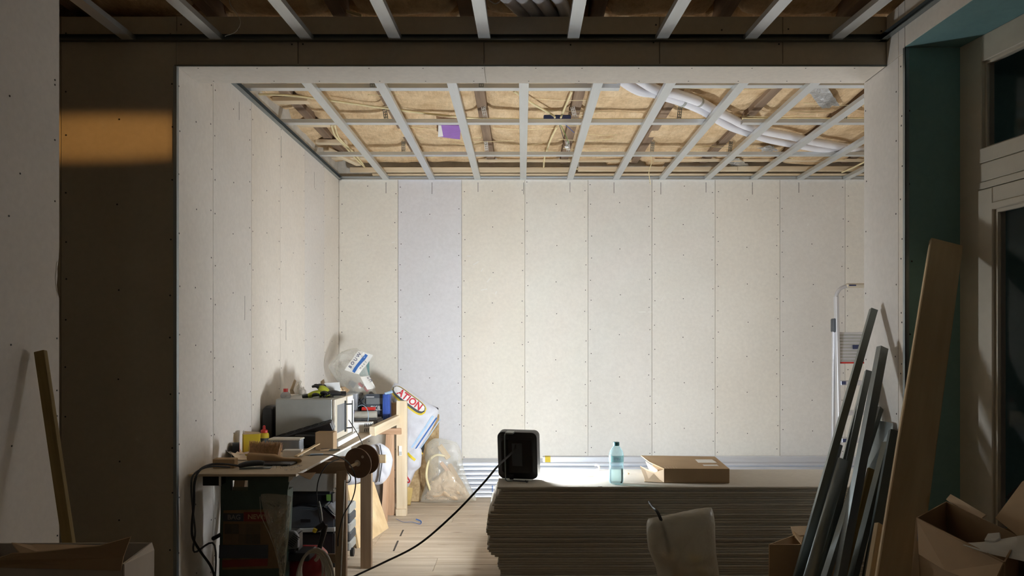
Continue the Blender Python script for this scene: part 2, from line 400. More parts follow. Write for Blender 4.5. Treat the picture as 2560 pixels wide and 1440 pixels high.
# ================================================================== THE ROOM
XL, XR, YF, YB = -1.722, 1.818, 3.83, 7.22        # opening's sides, dividing wall face, back wall face
ZC, ZN, ZH = 2.942, 2.906, 2.786                  # far ceiling grid, near ceiling grid, header underside
def sbox(name, a, b, mat, label=None, bevel=0):
    c = V(((a[0]+b[0])/2, (a[1]+b[1])/2, a[2])); return struct(MB().box(a, b).build(name, mat, None, base=c, bevel=bevel), label)
def bframe(o, u, n):
    m = Matrix((V(u), V((0, 0, 1)) if abs(V(n).z) < .5 else V(u).cross(V(n))*-1, V(n))).transposed().to_4x4(); m.translation = V(o); return m
def boards(parent, o, u, n, edges, z0, z1, mats, th=.012, g=.0007, screws=True, step=.24, cols=True, name='plasterboard_panel'):
    m = bframe(o, u, n); rnd = random.Random(hash((round(o[0], 2), round(o[1], 2), len(edges))) & 0xffff)
    for i in range(len(edges)-1):
        a, b = edges[i], edges[i+1]
        MB(m).box((a+g, z0, 0), (b-g, z1, th), top=.0016).build(name, mats[i % len(mats)], parent)
    if screws:
        s = MB(m)
        for i in range(len(edges)-1):
            a, b = edges[i], edges[i+1]; cs = [a+.026, b-.026] + ([(a+b)/2] if cols and b-a > .35 else [])
            for c in cs:
                z = z0+.10+rnd.uniform(0, .12); st = step*(1.55 if c == (a+b)/2 else 1)
                while z < z1-.03:
                    cx = c+rnd.uniform(-.008, .008)
                    s.cyl((cx, z, th-.001), (cx, z, th+.0008), .0046, n=6); z += st*rnd.uniform(.75, 1.25)
        o_ = s.build('screw_head', 'screw', parent); o_['kind'] = 'stuff'
    return m

# ---- floor: pine boards running left to right
fl = sbox('floor', (-4.2, -3.2, -.12), (4.1, 7.5, -.028), 'joist')
fv = []
for L in (2.1, 3.1, 4.0, 4.6, 5.2, 6.0):
    pass
y = -3.1; rr = random.Random(5); k = 0; cache = {}
while y < 7.2:
    j = -4.15 + rr.choice([1.6, 2.3, 2.97, 3.6, 4.4, 5.3, 6.1])
    if 5.3 < y < 5.62: j = -1.03
    for a, b in ((-4.15, j), (j, 4.05)):
        key = round(b-a, 2)
        if key not in cache:
            o = MB().box((0, 0, -.028), (b-a-.002, .142, 0)).build('floor_board', 'floorwood', None, base=(0, 0, 0), bevel=.0018)
            cache[key] = o.data
        else:
            o = bpy.data.objects.new('floor_board', cache[key]); COL.objects.link(o)
        o.parent = fl; o.location = V((a, y, rr.uniform(-.0012, .0012)))-org(fl)
    y += .145

# ---- back wall
wb = sbox('wall_back', (-1.9, 7.232, 0), (4.1, 7.5, 3.3), 'core', 'cream plasterboard back wall of the lit room')
ex = [-1.722] + [(px-VX)/F*7.22 for px in (995, 1154, 1312, 1470, 1630, 1788, 1950, 2113)] + [3.62, 4.0]
boards(wb, (0, 7.232, 0), (1, 0, 0), (0, -1, 0), ex, .0, 2.965, ['board', 'board_cool', 'board', 'board', 'board', 'board', 'board', 'board'])
s = MB()
for px in (965, 1080, 1195, 1309, 1425, 1535, 1652, 1765, 1881, 1997):       # pencil strokes under each channel
    p = P(px, 468, 7.2195); s.box((p.x-.0022, 7.2185, p.z-.05+random.uniform(-.02, .02)), (p.x+.0022, 7.2205, p.z+.045))
s.build('pencil_mark', 'pencil', wb)['kind'] = 'stuff'
s = MB()
for px, py, L, a in ((1172, 640, 5, 0), (1190, 658, 8, 30), (1205, 675, 5, 60), (1222, 700, 7, 50), (1210, 724, 8, 10), (1605, 780, 9, 0), (1625, 780, 5, 0), (2020, 562, 3, 70), (983, 606, 4, 10), (1240, 732, 4, 70), (1655, 748, 6, 60)):
    p = P(px, py, 7.2195); l = L*.0037
    s.box((-l, -.001, -.004), (l, .001, .004), Matrix.Translation(p) @ Matrix.Rotation(math.radians(-a), 4, 'Y'))
s.build('plaster_smear', 'paper', wb)['kind'] = 'stuff'

# ---- left wall of the lit room with its deep reveal
wl = sbox('wall_left', (-4.2, 4.07, 0), (XL-.012, 7.4, 3.3), 'core', 'pinkish plasterboard left wall of the lit room')
boards(wl, (XL-.012, 0, 0), (0, 1, 0), (1, 0, 0), [3.832, 4.28, 4.89, 5.47, 6.09, 6.69, 7.219], 0, 2.965, ['board_side'])
s = MB()
for px, y0, y1 in ((598, 255, 300), (703, 340, 395), (786, 430, 470), (612, 740, 800), (715, 800, 850)):
    a = Xp(px, y0, XL+.0005); b = Xp(px, y1, XL+.0005); s.box((XL-.001, a.y-.0013, b.z), (XL+.001, a.y+.0013, a.z))
s.build('pencil_mark', 'pencil', wl)['kind'] = 'stuff'

# ---- dividing wall (dark side facing us) with the wide opening
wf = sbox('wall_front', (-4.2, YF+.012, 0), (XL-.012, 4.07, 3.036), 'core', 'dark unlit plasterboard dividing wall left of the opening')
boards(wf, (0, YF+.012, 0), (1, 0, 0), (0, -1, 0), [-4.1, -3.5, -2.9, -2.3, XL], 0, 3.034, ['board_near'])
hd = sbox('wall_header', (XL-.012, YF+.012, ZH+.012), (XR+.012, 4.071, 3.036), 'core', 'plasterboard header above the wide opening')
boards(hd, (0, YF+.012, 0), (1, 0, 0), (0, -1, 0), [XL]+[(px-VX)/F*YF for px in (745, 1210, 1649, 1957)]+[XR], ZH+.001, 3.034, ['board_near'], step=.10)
hu = MB()
for a, b in ((XL, -.19), (-.19, XR)):
    MB(T(0, 0, ZH)).box((a+.001, YF+.001, 0), (b-.001, 4.083, .012)).build('plasterboard_panel', 'board_side', hd, bevel=.001)
s = MB()
for i in range(13):
    for yy in (YF+.03, 4.05):
        x = XL+.12+i*.275+random.uniform(-.03, .03); s.cyl((x, yy, ZH+.001), (x, yy, ZH-.0008), .0035, n=6)
s.build('screw_head', 'screw', hd)['kind'] = 'stuff'
MB().box((XL, 4.071, ZH+.001), (XR, 4.083, 3.034)).build('plasterboard_panel', 'board_side', hd)
tr = MB().box((XL-.003, YF-.002, 0), (XL+.0006, YF+.022, ZH)).box((XL-.016, YF-.003, 0), (XL, YF, ZH)).build('trim_1', 'galv_dull', None, base=(XL, YF, 0)); struct(tr, 'thin metal corner bead on the left edge of the opening')
tr = MB().box((XL-.01, YF-.003, ZH-.002), (XR, YF+.004, ZH+.006)).build('trim_2', 'galv_dark', None, base=(0, YF, ZH)); struct(tr, 'thin dark metal bead along the header edge')

# ---- right-hand pier, its teal reveal, and the wall over the window
wr = sbox('wall_right', (XR+.012, 3.659, 0), (4.1, 4.071, 3.036), 'core', 'pinkish plasterboard pier right of the opening')
boards(wr, (XR+.012, 0, 0), (0, 1, 0), (-1, 0, 0), [3.647, 3.709, 4.083], 0, ZH, ['board_side'], cols=False, step=.3)
boards(wr, (XR+.012, 0, 0), (0, 1, 0), (-1, 0, 0), [3.647, 3.709, 3.829], ZH+.001, 3.034, ['board_side'], screws=False)
boards(wr, (0, 3.659, 0), (1, 0, 0), (0, -1, 0), [XR+.001, 2.6], 0, 2.81, ['teal'], step=.3, name='moisture_board_panel')
MB().box((XR+.002, 4.071, 0), (4.0, 4.083, 3.03)).build('plasterboard_panel', 'board_side', wr)
tr = MB().box((XR-.0006, 3.6455, 0), (XR+.004, 3.665, 2.81)).box((XR, 3.6455, 0), (XR+.02, 3.6475, 2.81)).build('trim_3', 'galv_dull', None, base=(XR, 3.647, 0)); struct(tr, 'metal corner bead between the pink pier and teal reveal')
def wx(y): return XR+(3.647-y)*.062
ring = [(wx(3.647)+.012, 3.659), (wx(-2.8)+.012, -2.8), (3.2, -2.8), (3.2, 3.659)]
wu = struct(MB().loft([[(x, y, 2.822) for x, y in ring], [(x, y, 3.036) for x, y in ring]]).build('wall_over_window', 'core', None, base=(2.4, 1, 2.82)), 'plasterboard strip over the window')
d = V((wx(2.647)-wx(3.647), -1, 0)).normalized()
boards(wu, (XR+.012, 3.647, 0), tuple(-d), (-d.y*-1, d.x*-1, 0) if False else tuple(V((0, 0, 1)).cross(-d)), [-6.4, -3.6, -2.4, -1.2, 0], 2.811, 3.034, ['board_side'], step=.12, cols=False)
sf = [(wx(3.647)+.002, 3.647), (wx(-2.8)+.002, -2.8), (2.9, -2.8), (2.9, 3.647)]
MB().loft([[(x, y, 2.810) for x, y in sf], [(x, y, 2.822) for x, y in sf]]).build('moisture_board_panel', 'teal', wu)

# ---- window and door in the splayed outer wall
WO = V((2.08, 3.647, 0)); wd = V((.157, -.988, 0)); wn = V((0, 0, 1)).cross(wd)*-1      # wn points into the room
if wn.x > 0: wn = -wn
WM = Matrix((wd, -wn, V((0, 0, 1)))).transposed().to_4x4(); WM.translation = WO     # local x: towards us, y: outwards, z: up
def wpart(mb_boxes, name, mat, parent, bevel=.003):
    mb = MB(WM)
    for a, b in mb_boxes: mb.box(a, b)
    return mb.build(name, mat, parent, bevel=bevel)
win = struct(MB(WM).box((-.02, 0, 0), (.135, .07, 2.81)).build('window_1', 'offwhite', None, bevel=.003, base=WO), 'cream window frame post beside the teal reveal')
wpart([((.135, 0, 2.69), (2.3, .07, 2.81))], 'frame_rail', 'offwhite', win)
wpart([((.135, -.012, 2.225), (2.3, .07, 2.29)), ((.135, -.008, 2.14), (2.3, .07, 2.222)), ((.12, -.012, 2.105), (2.3, .07, 2.137))], 'frame_rail', 'offwhite', win)
wpart([((2.3, 0, 0), (2.45, .07, 2.81))], 'unseen_frame_post', 'offwhite', win)
wpart([((1.66, -.004, 2.29), (1.825, .066, 2.69))], 'unseen_frame_post', 'offwhite', win)  # mullion added out of view to keep stray orange light off the reveal
wpart([((.13, .034, 2.28), (2.31, .04, 2.70))], 'pane', 'glass', win, 0)
wpart([((.135, .02, 2.29), (2.3, .032, 2.302)), ((.135, .02, 2.68), (2.3, .032, 2.69)), ((.135, .02, 2.302), (.147, .032, 2.68))], 'glazing_bead', 'offwhite', win, 0)
door = struct(MB(WM).box((.137, -.02, .02), (.225, .05, 2.10)).build('door_1', 'offwhite', None, bevel=.004, base=WO+V((0, 0, .0))), 'cream glazed outer door, dark night behind the glass')
wpart([((.226, -.02, 2.0), (1.15, .05, 2.10)), ((.226, -.028, 2.0), (1.15, -.018, 2.03))], 'door_rail', 'offwhite', door)
wpart([((1.15, -.02, .02), (1.25, .05, 2.10))], 'door_stile', 'offwhite', door)
wpart([((.226, -.02, .02), (1.15, .05, .30))], 'door_rail', 'offwhite', door)
wpart([((.22, .012, .29), (1.16, .018, 2.01))], 'pane', 'glass', door, 0)
wpart([((.226, -.006, .30), (.24, .010, 2.0)), ((.226, -.006, 1.986), (1.15, .010, 2.0))], 'glazing_bead', 'offwhite', door, 0)
d2 = struct(MB(WM).box((1.26, -.02, .02), (1.36, .05, 2.10)).build('door_2', 'offwhite', None, bevel=.004, base=WO+wd*1.26), 'second cream door leaf nearer the camera')
wpart([((1.36, -.02, 2.0), (2.2, .05, 2.10)), ((1.36, -.02, .02), (2.2, .05, .3))], 'door_rail', 'offwhite', d2)
wpart([((2.2, -.02, .02), (2.3, .05, 2.10))], 'door_stile', 'offwhite', d2)
wpart([((1.35, .012, .29), (2.21, .018, 2.01))], 'pane', 'glass', d2, 0)
sbox('ground_outside', (2.2, -8, -.3), (12, 12, -.13), 'charcoal')

# ---- near left pier with chipped edge, and the rest of the hall behind us
wnl = sbox('wall_near_left', (-2.3, -3.0, 0), (XL-.012, 2.835, 3.3), 'core', 'pale grey plasterboard wall end at the left edge')
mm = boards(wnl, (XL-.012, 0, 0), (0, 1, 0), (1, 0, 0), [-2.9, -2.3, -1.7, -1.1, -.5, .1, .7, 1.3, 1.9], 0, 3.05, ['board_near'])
boards(wnl, (XL-.012, 0, 0), (0, 1, 0), (1, 0, 0), [1.9, 2.5], 0, 3.05, ['board_side'])
z_ = lambda py: H-(py-VY)/F*2.858
ol = [(2.502, 0), (2.858, 0), (2.857, z_(745)), (2.846, z_(730)), (2.843, z_(712)), (2.848, z_(690)), (2.846, z_(672)), (2.855, z_(645)), (2.8575, z_(620)), (2.858, 3.05), (2.502, 3.05)]
n = len(ol); mb = MB(mm); mb.add([(a, b, 0) for a, b in ol]+[(a, b, .012) for a, b in ol], [tuple(range(n)), tuple(range(2*n-1, n-1, -1))]+[(j, j+n, (j+1) % n+n, (j+1) % n) for j in range(n)])
mb.build('plasterboard_panel', 'board_side', wnl)
rg = random.Random(3); gr = []
for i in range(9):
    t = i/8; zz = z_(655)+(z_(742)-z_(655))*t; gr.append([V((XL-.011+.006*rg.random(), 2.850-.012*math.sin(t*PI)+.003*rg.random(), zz)), V((XL+.0015, 2.843-.012*math.sin(t*PI)+.004*rg.random(), zz+.004*rg.random()))])
MB().loft(gr, False, False).build('torn_paper_edge', 'card_grey', wnl)
s = MB(mm)
for px, py in ((137, 200), (137, 212), (137, 350), (137, 503), (24, 240), (22, 540), (142, 846), (27, 862), (142, 976), (142, 1040), (29, 1115), (143, 1339), (50, 434), (137, 1100), (142, 1220)):
    p = Xp(px, py, XL); s.cyl((p.y, p.z, .011), (p.y, p.z, .0135), .0036, n=6)
s.build('screw_head', 'screw', wnl)['kind'] = 'stuff'
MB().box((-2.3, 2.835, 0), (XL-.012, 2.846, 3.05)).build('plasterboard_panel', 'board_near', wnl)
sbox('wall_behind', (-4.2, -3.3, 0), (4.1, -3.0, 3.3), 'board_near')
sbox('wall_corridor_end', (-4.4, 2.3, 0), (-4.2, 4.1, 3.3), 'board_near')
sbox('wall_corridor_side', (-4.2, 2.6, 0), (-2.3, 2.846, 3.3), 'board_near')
sbox('wall_far_right', (4.0, 4.07, 0), (4.2, 7.5, 3.3), 'board_side')
sbox('wall_near_right', (wx(1.3)+.30, -3.0, 0), (wx(1.3)+.6, 1.2, 2.80), 'board_near')

# ---- ceiling void: dark deck, joists, mineral wool
ce = sbox('ceiling', (-4.2, -3.2, 3.30), (4.2, 7.5, 3.4), 'joist')
JX = [-3.58, -2.92, -2.26, -1.60, -.94, -.28, .38, 1.04, 1.70, 2.36, 3.02, 3.68]
jm = None
for x in JX:
    xx = x + random.uniform(-.015, .015)
    MB(frame((xx, -3, 3.19), (0, 1, 0))).box((0, -.035, -.1), (10.2, .035, .1)).build('joist', 'joist', ce, bevel=.004)
def batt(x0, x1, y0, y1, seed, sag=.03, zb=3.112):
    nx, ny = 14, max(8, int((y1-y0)*18)); vs = []; R = random.Random(seed)
    for j in range(ny+1):
        for i in range(nx+1):
            u, v = i/nx, j/ny; x = x0+(x1-x0)*u; y = y0+(y1-y0)*v; e = min(u, 1-u)*2; ev = min(v, 1-v)*2
            z = zb - sag*(1-math.exp(-6*ev))*(1-math.exp(-8*e))+.012*noise.noise(V((x*5, y*5, seed)))+.018*noise.noise(V((x*1.7, y*1.7, seed+9)))+.03*math.exp(-ev*22)+.02*math.exp(-e*16)
            edge = .018*noise.noise(V((x*9, seed, 3)))*(1 if v in (0, 1) else 0)
            vs.append((x, y+edge, z))
    n_ = len(vs); vs2 = vs+[(x, y, 3.27) for x, y, z in vs]
    fs = [(j*(nx+1)+i, j*(nx+1)+i+1, (j+1)*(nx+1)+i+1, (j+1)*(nx+1)+i) for j in range(ny) for i in range(nx)]
    bd = [i for i in range(nx+1)]+[(j*(nx+1)+nx) for j in range(1, ny+1)]+[ny*(nx+1)+i for i in range(nx-1, -1, -1)]+[j*(nx+1) for j in range(ny-1, 0, -1)]
    fs += [(bd[k], bd[(k+1) % len(bd)], bd[(k+1) % len(bd)]+n_, bd[k]+n_) for k in range(len(bd))]
    MB().add(vs2, fs).build('insulation_batt', 'wool', ce, smooth=True)
sd = 0
for a, b in zip(JX[:-1], JX[1:]):
    off = random.uniform(-.05, .05)
    for y0, y1 in ((1.6, 2.68), (2.7, 3.72+off), (4.02+off, 4.70+off), (4.72+off, 5.69+off), (5.71+off, 6.70+off), (6.72+off, 7.2)):
        if b < -1.7 and y0 > 4: continue
        sd += 1; batt(a+.03, b-.03, y0, y1, sd, sag=random.uniform(.015, .04))
for a, b in zip(JX[:-1], JX[1:]):                      # sagging tufts seen over the header
    sd += 1; batt(a+.05+random.uniform(0, .12), b-.04-random.uniform(0, .1), 3.74, 4.01, sd, sag=.05, zb=3.14)
tw = MB(); R = random.Random(11)
for i in range(60):
    x = R.uniform(-1.55, 3.2); y = R.uniform(4.4, 7.0); dx = R.uniform(.25, .6)*R.choice([1, 1, -1]); dy = R.uniform(-.09, .09)
    tw.tube([(x, y, 3.082), (x+dx*.5, y+dy*.6, 3.070), (x+dx, y+dy, 3.084)], .0022, n=4, sub=3)
o = tw.build('twine', 'conduit', ce); o['kind'] = 'stuff'
for x0, x1, y, zz in ((-1.7, -1.46, 5.26, 3.068), (-1.7, -1.42, 5.83, 3.07), (-1.7, -1.45, 6.35, 3.068), (-1.7, -1.40, 6.88, 3.07)):
    plank('batten', (x0, y, zz), (x1, y, zz), .075, .03, 'pine_pale', ce)
plank('batten', (-1.66, 6.5, 3.05), (-1.50, 7.05, 3.05), .05, .03, 'pine_pale', ce)
for x0, x1, y, zz, h_ in ((-1.6, .5, 7.15, 3.02, .045), (.52, 2.0, 7.14, 3.025, .04), (1.9, 3.9, 7.15, 3.03, .045), (-1.4, 3.9, 7.19, 2.985, .018), (-.4, 1.0, 7.02, 3.075, .022), (1.2, 3.7, 6.98, 3.07, .022)):
    plank('batten', (x0, y, zz), (x1, y, zz), .03, h_, 'pine_pale', ce)
for px, py in ((1010, 335), (1650, 340), (1040, 400), (1640, 410), (1540, 412), (1850, 320)):
    p = Zp(px, py, 3.075); batt(p.x-.09, p.x+.09, p.y-.12, p.y+.12, sd+int(px), .0, 3.08)
for px, py, w_, l_, an in ((2060, 245, .12, .5, 32), (1885, 322, .1, .22, 10), (1920, 372, .12, .2, 40), (1845, 410, .14, .45, 30)):     # torn silver foil
    p = Zp(px, py, 3.062); vs = []; fs = []
    for j in range(9):
        for i in range(6):
            u = (i/5-.5)*w_*(1+.3*noise.noise(V((j*.7, px, 0)))); v = (j/8-.5)*l_
            vs.append((u, v, .022*noise.noise(V((u*30, v*18, px)))))
    fs = [(j*6+i, j*6+i+1, (j+1)*6+i+1, (j+1)*6+i) for j in range(8) for i in range(5)]
    MB(T(p.x, p.y, p.z, 0, 0, -an)).add(vs, fs).build('foil_strip', 'foil', ce)

# ================================================================== CEILING GRIDS
gf = thing('ceiling_frame', 'lit galvanised metal ceiling grid over the far room', 'ceiling frame', (0, 5.6, ZC))
for px in (965, 1080, 1194, 1308, 1425, 1540, 1655, 1768, 1884, 2000, 2115, 2230):
    x = (px-VX)/F*7.2; MB(frame((x, 4.075, ZC), (0, 1, 0))).sweep(csec(.058, .027), (0, 0, 0), (3.12, 0, 0), (0, 0, 1)).build('furring_channel', 'galv', gf)
def cross(x0, x1, y): MB(frame((x0, y, 2.971), (1, 0, 0))).sweep(csec(.058, .027), (0, 0, 0), (x1-x0, 0, 0)).build('cross_channel', 'galv', gf)
cross(XL+.01, (1548-VX)/F*4.74, 4.74); cross((1680-VX)/F*4.69, 3.9, 4.69)
cross(XL+.01, (1785-VX)/F*5.48, 5.48); cross((1855-VX)/F*5.48, 3.9, 5.48); cross(XL+.01, 3.9, 6.41)
MB(frame((XL+.001, 4.085, ZC+.0135), (0, 1, 0), (1, 0, 0))).sweep(usec(.029, .03), (0, 0, 0), (3.13, 0, 0)).build('edge_track', 'galv_dull', gf)
MB(frame((XL, 7.219, ZC+.0135), (1, 0, 0), (0, -1, 0))).sweep(usec(.029, .03), (0, 0, 0), (5.7, 0, 0)).build('edge_track', 'galv', gf)
def hanger(px, yc, lean, mat):
    x = (px-VX)/F*yc; mb = MB(T(x, yc+.01, 2.975, 0, lean, 0))
    for i in range(6):
        z0 = i*.019; mb.box((-.015, -.001, z0), (.015, .001, z0+.005)); mb.box((-.015, -.001, z0+.005), (-.009, .001, z0+.019)); mb.box((-.003, -.001, z0+.005), (.003, .001, z0+.019)); mb.box((.009, -.001, z0+.005), (.015, .001, z0+.019))
    mb.build('hanger', mat, gf)
for px, yc, l_, m_ in ((966, 5.46, -8, 'galv_dark'), (1216, 5.45, -12, 'white'), (1441, 5.45, -14, 'white'), (1697, 5.46, 6, 'galv_dark'), (1008, 6.39, 0, 'galv_dull'), (1217, 6.38, -4, 'white'), (1422, 6.38, -6, 'white'),
                        (1630, 6.39, 4, 'galv_dull'), (1825, 6.39, 5, 'galv_dark'), (930, 4.70, 0, 'galv_dull'), (1203, 4.70, 0, 'galv_dull'), (1772, 4.66, 0, 'galv_dull'), (2112, 5.46, 8, 'galv_dull')):
    hanger(px, yc, l_, m_)
gn = thing('ceiling_frame', 'unlit galvanised metal ceiling grid overhead, in front of the header', 'ceiling frame', (0, 3, ZN))
for p0, p1 in zip((325, 545, 770, 990, 1212, 1432, 1652, 1872, 2086), (190, 430, 685, 940, 1195, 1450, 1712, 1965, 2215)):
    a = V(((p0-VX)/F*3.82, 3.82, ZN)); Y1 = (ZN-H)*F/VY; b = V(((p1-VX)/F*Y1, Y1, ZN)); dd = (b-a)/(a.y-b.y); b = a+dd*5.5
    MB(frame(a, b-a)).sweep(csec(.058, .027), (0, 0, 0), ((b-a).length, 0, 0)).build('furring_channel', 'galv', gn)
MB(frame((-2.9, YF-.001, ZN+.0135), (1, 0, 0), (0, -1, 0))).sweep(usec(.029, .03), (0, 0, 0), (XR+2.9, 0, 0)).build('edge_track', 'galv_dark', gn)
a = V((wx(YF)-.002, YF-.002, ZN+.0135)); b = V((wx(-1.5)-.002, -1.5, ZN+.0135))
MB(frame(a, b-a, (-1, 0, 0))).sweep(usec(.029, .03), (0, 0, 0), ((b-a).length, 0, 0)).build('edge_track', 'galv_dull', gn)

# ================================================================== SERVICES IN THE CEILING
def duct(pts, label, r=.031, collars=()):
    t_ = thing('air_duct', label, 'duct', pts[0], 'white round ventilation ducts in the ceiling')
    MB().tube(pts, r, n=16, sub=8).build('pipe', 'duct', t_, smooth=True)
    for a, b in collars: MB().cyl(a, b, r+.003, n=16).build('collar', 'grey_paint', t_, smooth=True)
up = [(1622, 214), (1688, 234), (1747, 254), (1786, 275), (1832, 298), (1865, 314), (1918, 329), (1983, 342), (2033, 354), (2098, 365)]
lo = [(1573, 214), (1639, 234), (1704, 254), (1754, 275), (1793, 298), (1826, 316), (1868, 331), (1918, 347), (1967, 357), (2033, 369), (2082, 374)]
U = [Zp(x, y, 3.028) for x, y in up]; L_ = [Zp(x, y, 3.022) for x, y in lo]
U.append(U[-1]+(U[-1]-U[-2])*2.2); L_.append(L_[-1]+(L_[-1]-L_[-2])*3)
def nearpts(px0, px1): return [V(((px0-VX)/F*3.72-.28, 3.1, 3.085)), V(((px0-VX)/F*3.72, 3.72, 3.082)), V(((px1-VX)/F*3.93, 3.93, 3.078)), V(((px1-VX)/F*3.93+.12, 4.12, 3.076))]
duct(nearpts(1345, 1383)+U, 'white ventilation duct crossing the lit ceiling, upper right of the pair', collars=[(U[2]-(U[3]-U[2])*.03, U[2]+(U[3]-U[2])*.06)])
duct(nearpts(1305, 1350)+L_, 'white ventilation duct crossing the lit ceiling, lower left of the pair', collars=[(L_[2]-(L_[3]-L_[2])*.03, L_[2]+(L_[3]-L_[2])*.07)])
for a, b, lb in ((1265, 1318, 'leftmost short white duct dropping behind the header at top centre'), (1393, 1418, 'rightmost white duct beside a channel at top centre')):
    q = nearpts(a, b); q.append(q[-1]+V((.1, .2, .1))); duct(q, lb)
def conduit(pts, label, r=.0075, z=3.045, clip=None):
    pp = [Zp(x, y, z) if len(p) == 2 else V(p) for p in pts for x, y in [p[:2]]]
    o = MB().tube(pp, r, n=8, sub=5).build('electrical_conduit', 'conduit', None, smooth=True)
    return tag(o, label, 'conduit', 'cream plastic conduits in the ceiling')
conduit([(636, 236), (700, 237), (765, 243), (860, 256), (960, 270), (1060, 283), (1125, 290), (1200, 297)], 'long cream conduit running across from the upper left ceiling corner')
conduit([(1185, 297), (1290, 297.5), (1384, 297.5)], 'cream conduit straight into the left of the junction box')
conduit([(1405, 297.5), (1560, 298), (1700, 298), (1800, 298)], 'cream conduit running straight right from the junction box')
conduit([(1855, 296), (1980, 296), (2165, 296)], 'cream conduit right of the white ducts')
conduit([(1285, 228), (1330, 258), (1372, 282), (1386, 291), (1386, 297)], 'cream conduit slanting from upper left to the junction box')
conduit([(1430, 228), (1412, 270), (1401, 297)], 'cream conduit slanting from upper right to the junction box')
conduit([(1392, 318), (1376, 350), (1362, 392), (1359, 420)], 'cream conduit going from the junction box to the back wall')
conduit([(1359, 420), (1400, 421), (1480, 424), (1545, 428), (1575, 434)], 'cream conduit along the top of the back wall')
conduit([(828, 312), (838, 340), (860, 362), (885, 392), (912, 418)], 'curved cream conduit in the left corner of the ceiling')
conduit([(836, 312), (848, 345), (878, 375), (903, 404), (910, 416)], 'second curved cream conduit in the left corner, just right of the first')
conduit([(2105, 431), (2135, 418), (2175, 398)], 'short cream conduit slanting in the right far ceiling corner', z=3.0)
p = Zp(1393, 297, 3.045); jb = MB(T(p.x, p.y, p.z)).box((-.10, -.03, -.022), (.10, .03, .022)).build('junction_box', 'navy', None, bevel=.006)
tag(jb, 'dark blue junction box between conduits above the middle channel', 'junction box')
w_ = thing('hanging_wires', 'loose wires with a small round end below the junction box', 'wires', (p.x, p.y+.1, 2.9))
for k, (dx, dy) in enumerate(((.05, -.12), (.09, -.16), (.13, -.08))):
    MB().tube([p+V((0, .02, 0)), p+V((dx*.5, .05, dy*.4)), p+V((dx, .08, dy))], .0025, n=5).build('wire', ['charcoal', 'green', 'blue'][k], w_)
MB(T(p.x+.075, p.y+.1, p.z-.19)).lathe([(.0, 0), (.014, .004), (.016, .012), (.008, .02)], 12).build('wire_end', 'white', w_, smooth=True)
MB().tube([p+V((.09, .08, -.16)), p+V((.078, .1, -.18))], .002, n=5).build('wire', 'charcoal', w_)
p = Zp(1626, 385, 2.96); p.y = 6.41; p.x = (1626-VX)/F*6.41; o = MB().tube([p+V((0, 0, .06)), p+V((.008, 0, -.05)), p+V((-.012, 0, -.12)), p+V((.0, 0, -.23))], .003, n=6).build('hanging_wire', 'conduit', None)
tag(o, 'thin white wire hanging down before the top of the back wall', 'wire')
o = MB().tube([P(573, -20, 3.7), P(575, 10, 3.7), P(600, 50, 3.7), P(590, 78, 3.7), P(562, 90, 3.7)], .0022, n=6).build('hanging_wire', 'hose', None)
tag(o, 'thin curled wire hanging at top left between two channels', 'wire')
o = MB().tube([P(1222, 0, 3.8), P(1238, 9, 3.8), P(1250, 3, 3.8)], .003, n=6).build('hanging_wire', 'white', None); tag(o, 'short white wire loop at top centre beside the ducts', 'wire')
o = MB().tube([P(812, 0, 3.95)+V((-.05, -.2, 0)), P(850, 20, 3.95), P(905, 40, 3.95)], .008, n=8).build('electrical_conduit', 'conduit', None, smooth=True)
tag(o, 'short cream conduit in the dark ceiling above the header', 'conduit')
# purple foil wrapper caught above the grid
q = [Zp(1098, 314, 3.03), Zp(1152, 316, 3.03), Zp(1150, 349, 3.03), Zp(1118, 345, 3.03), Zp(1096, 342, 3.03)]
pf = MB().loft([[v for v in q], [v+V((0, 0, .012)) for v in q]]).build('insulation_wrapper', 'purple', None, bevel=.003)
tag(pf, 'purple plastic wrapper with white corner lying above the ceiling grid', 'wrapper')
q = [Zp(1096, 313.5, 3.027), Zp(1103, 314, 3.027), Zp(1108, 341, 3.027), Zp(1095, 342.5, 3.027)]
MB().loft([[v for v in q], [v+V((0, 0, .002)) for v in q]]).build('label', 'white', pf)['label'] = 'white corner of the wrapper'
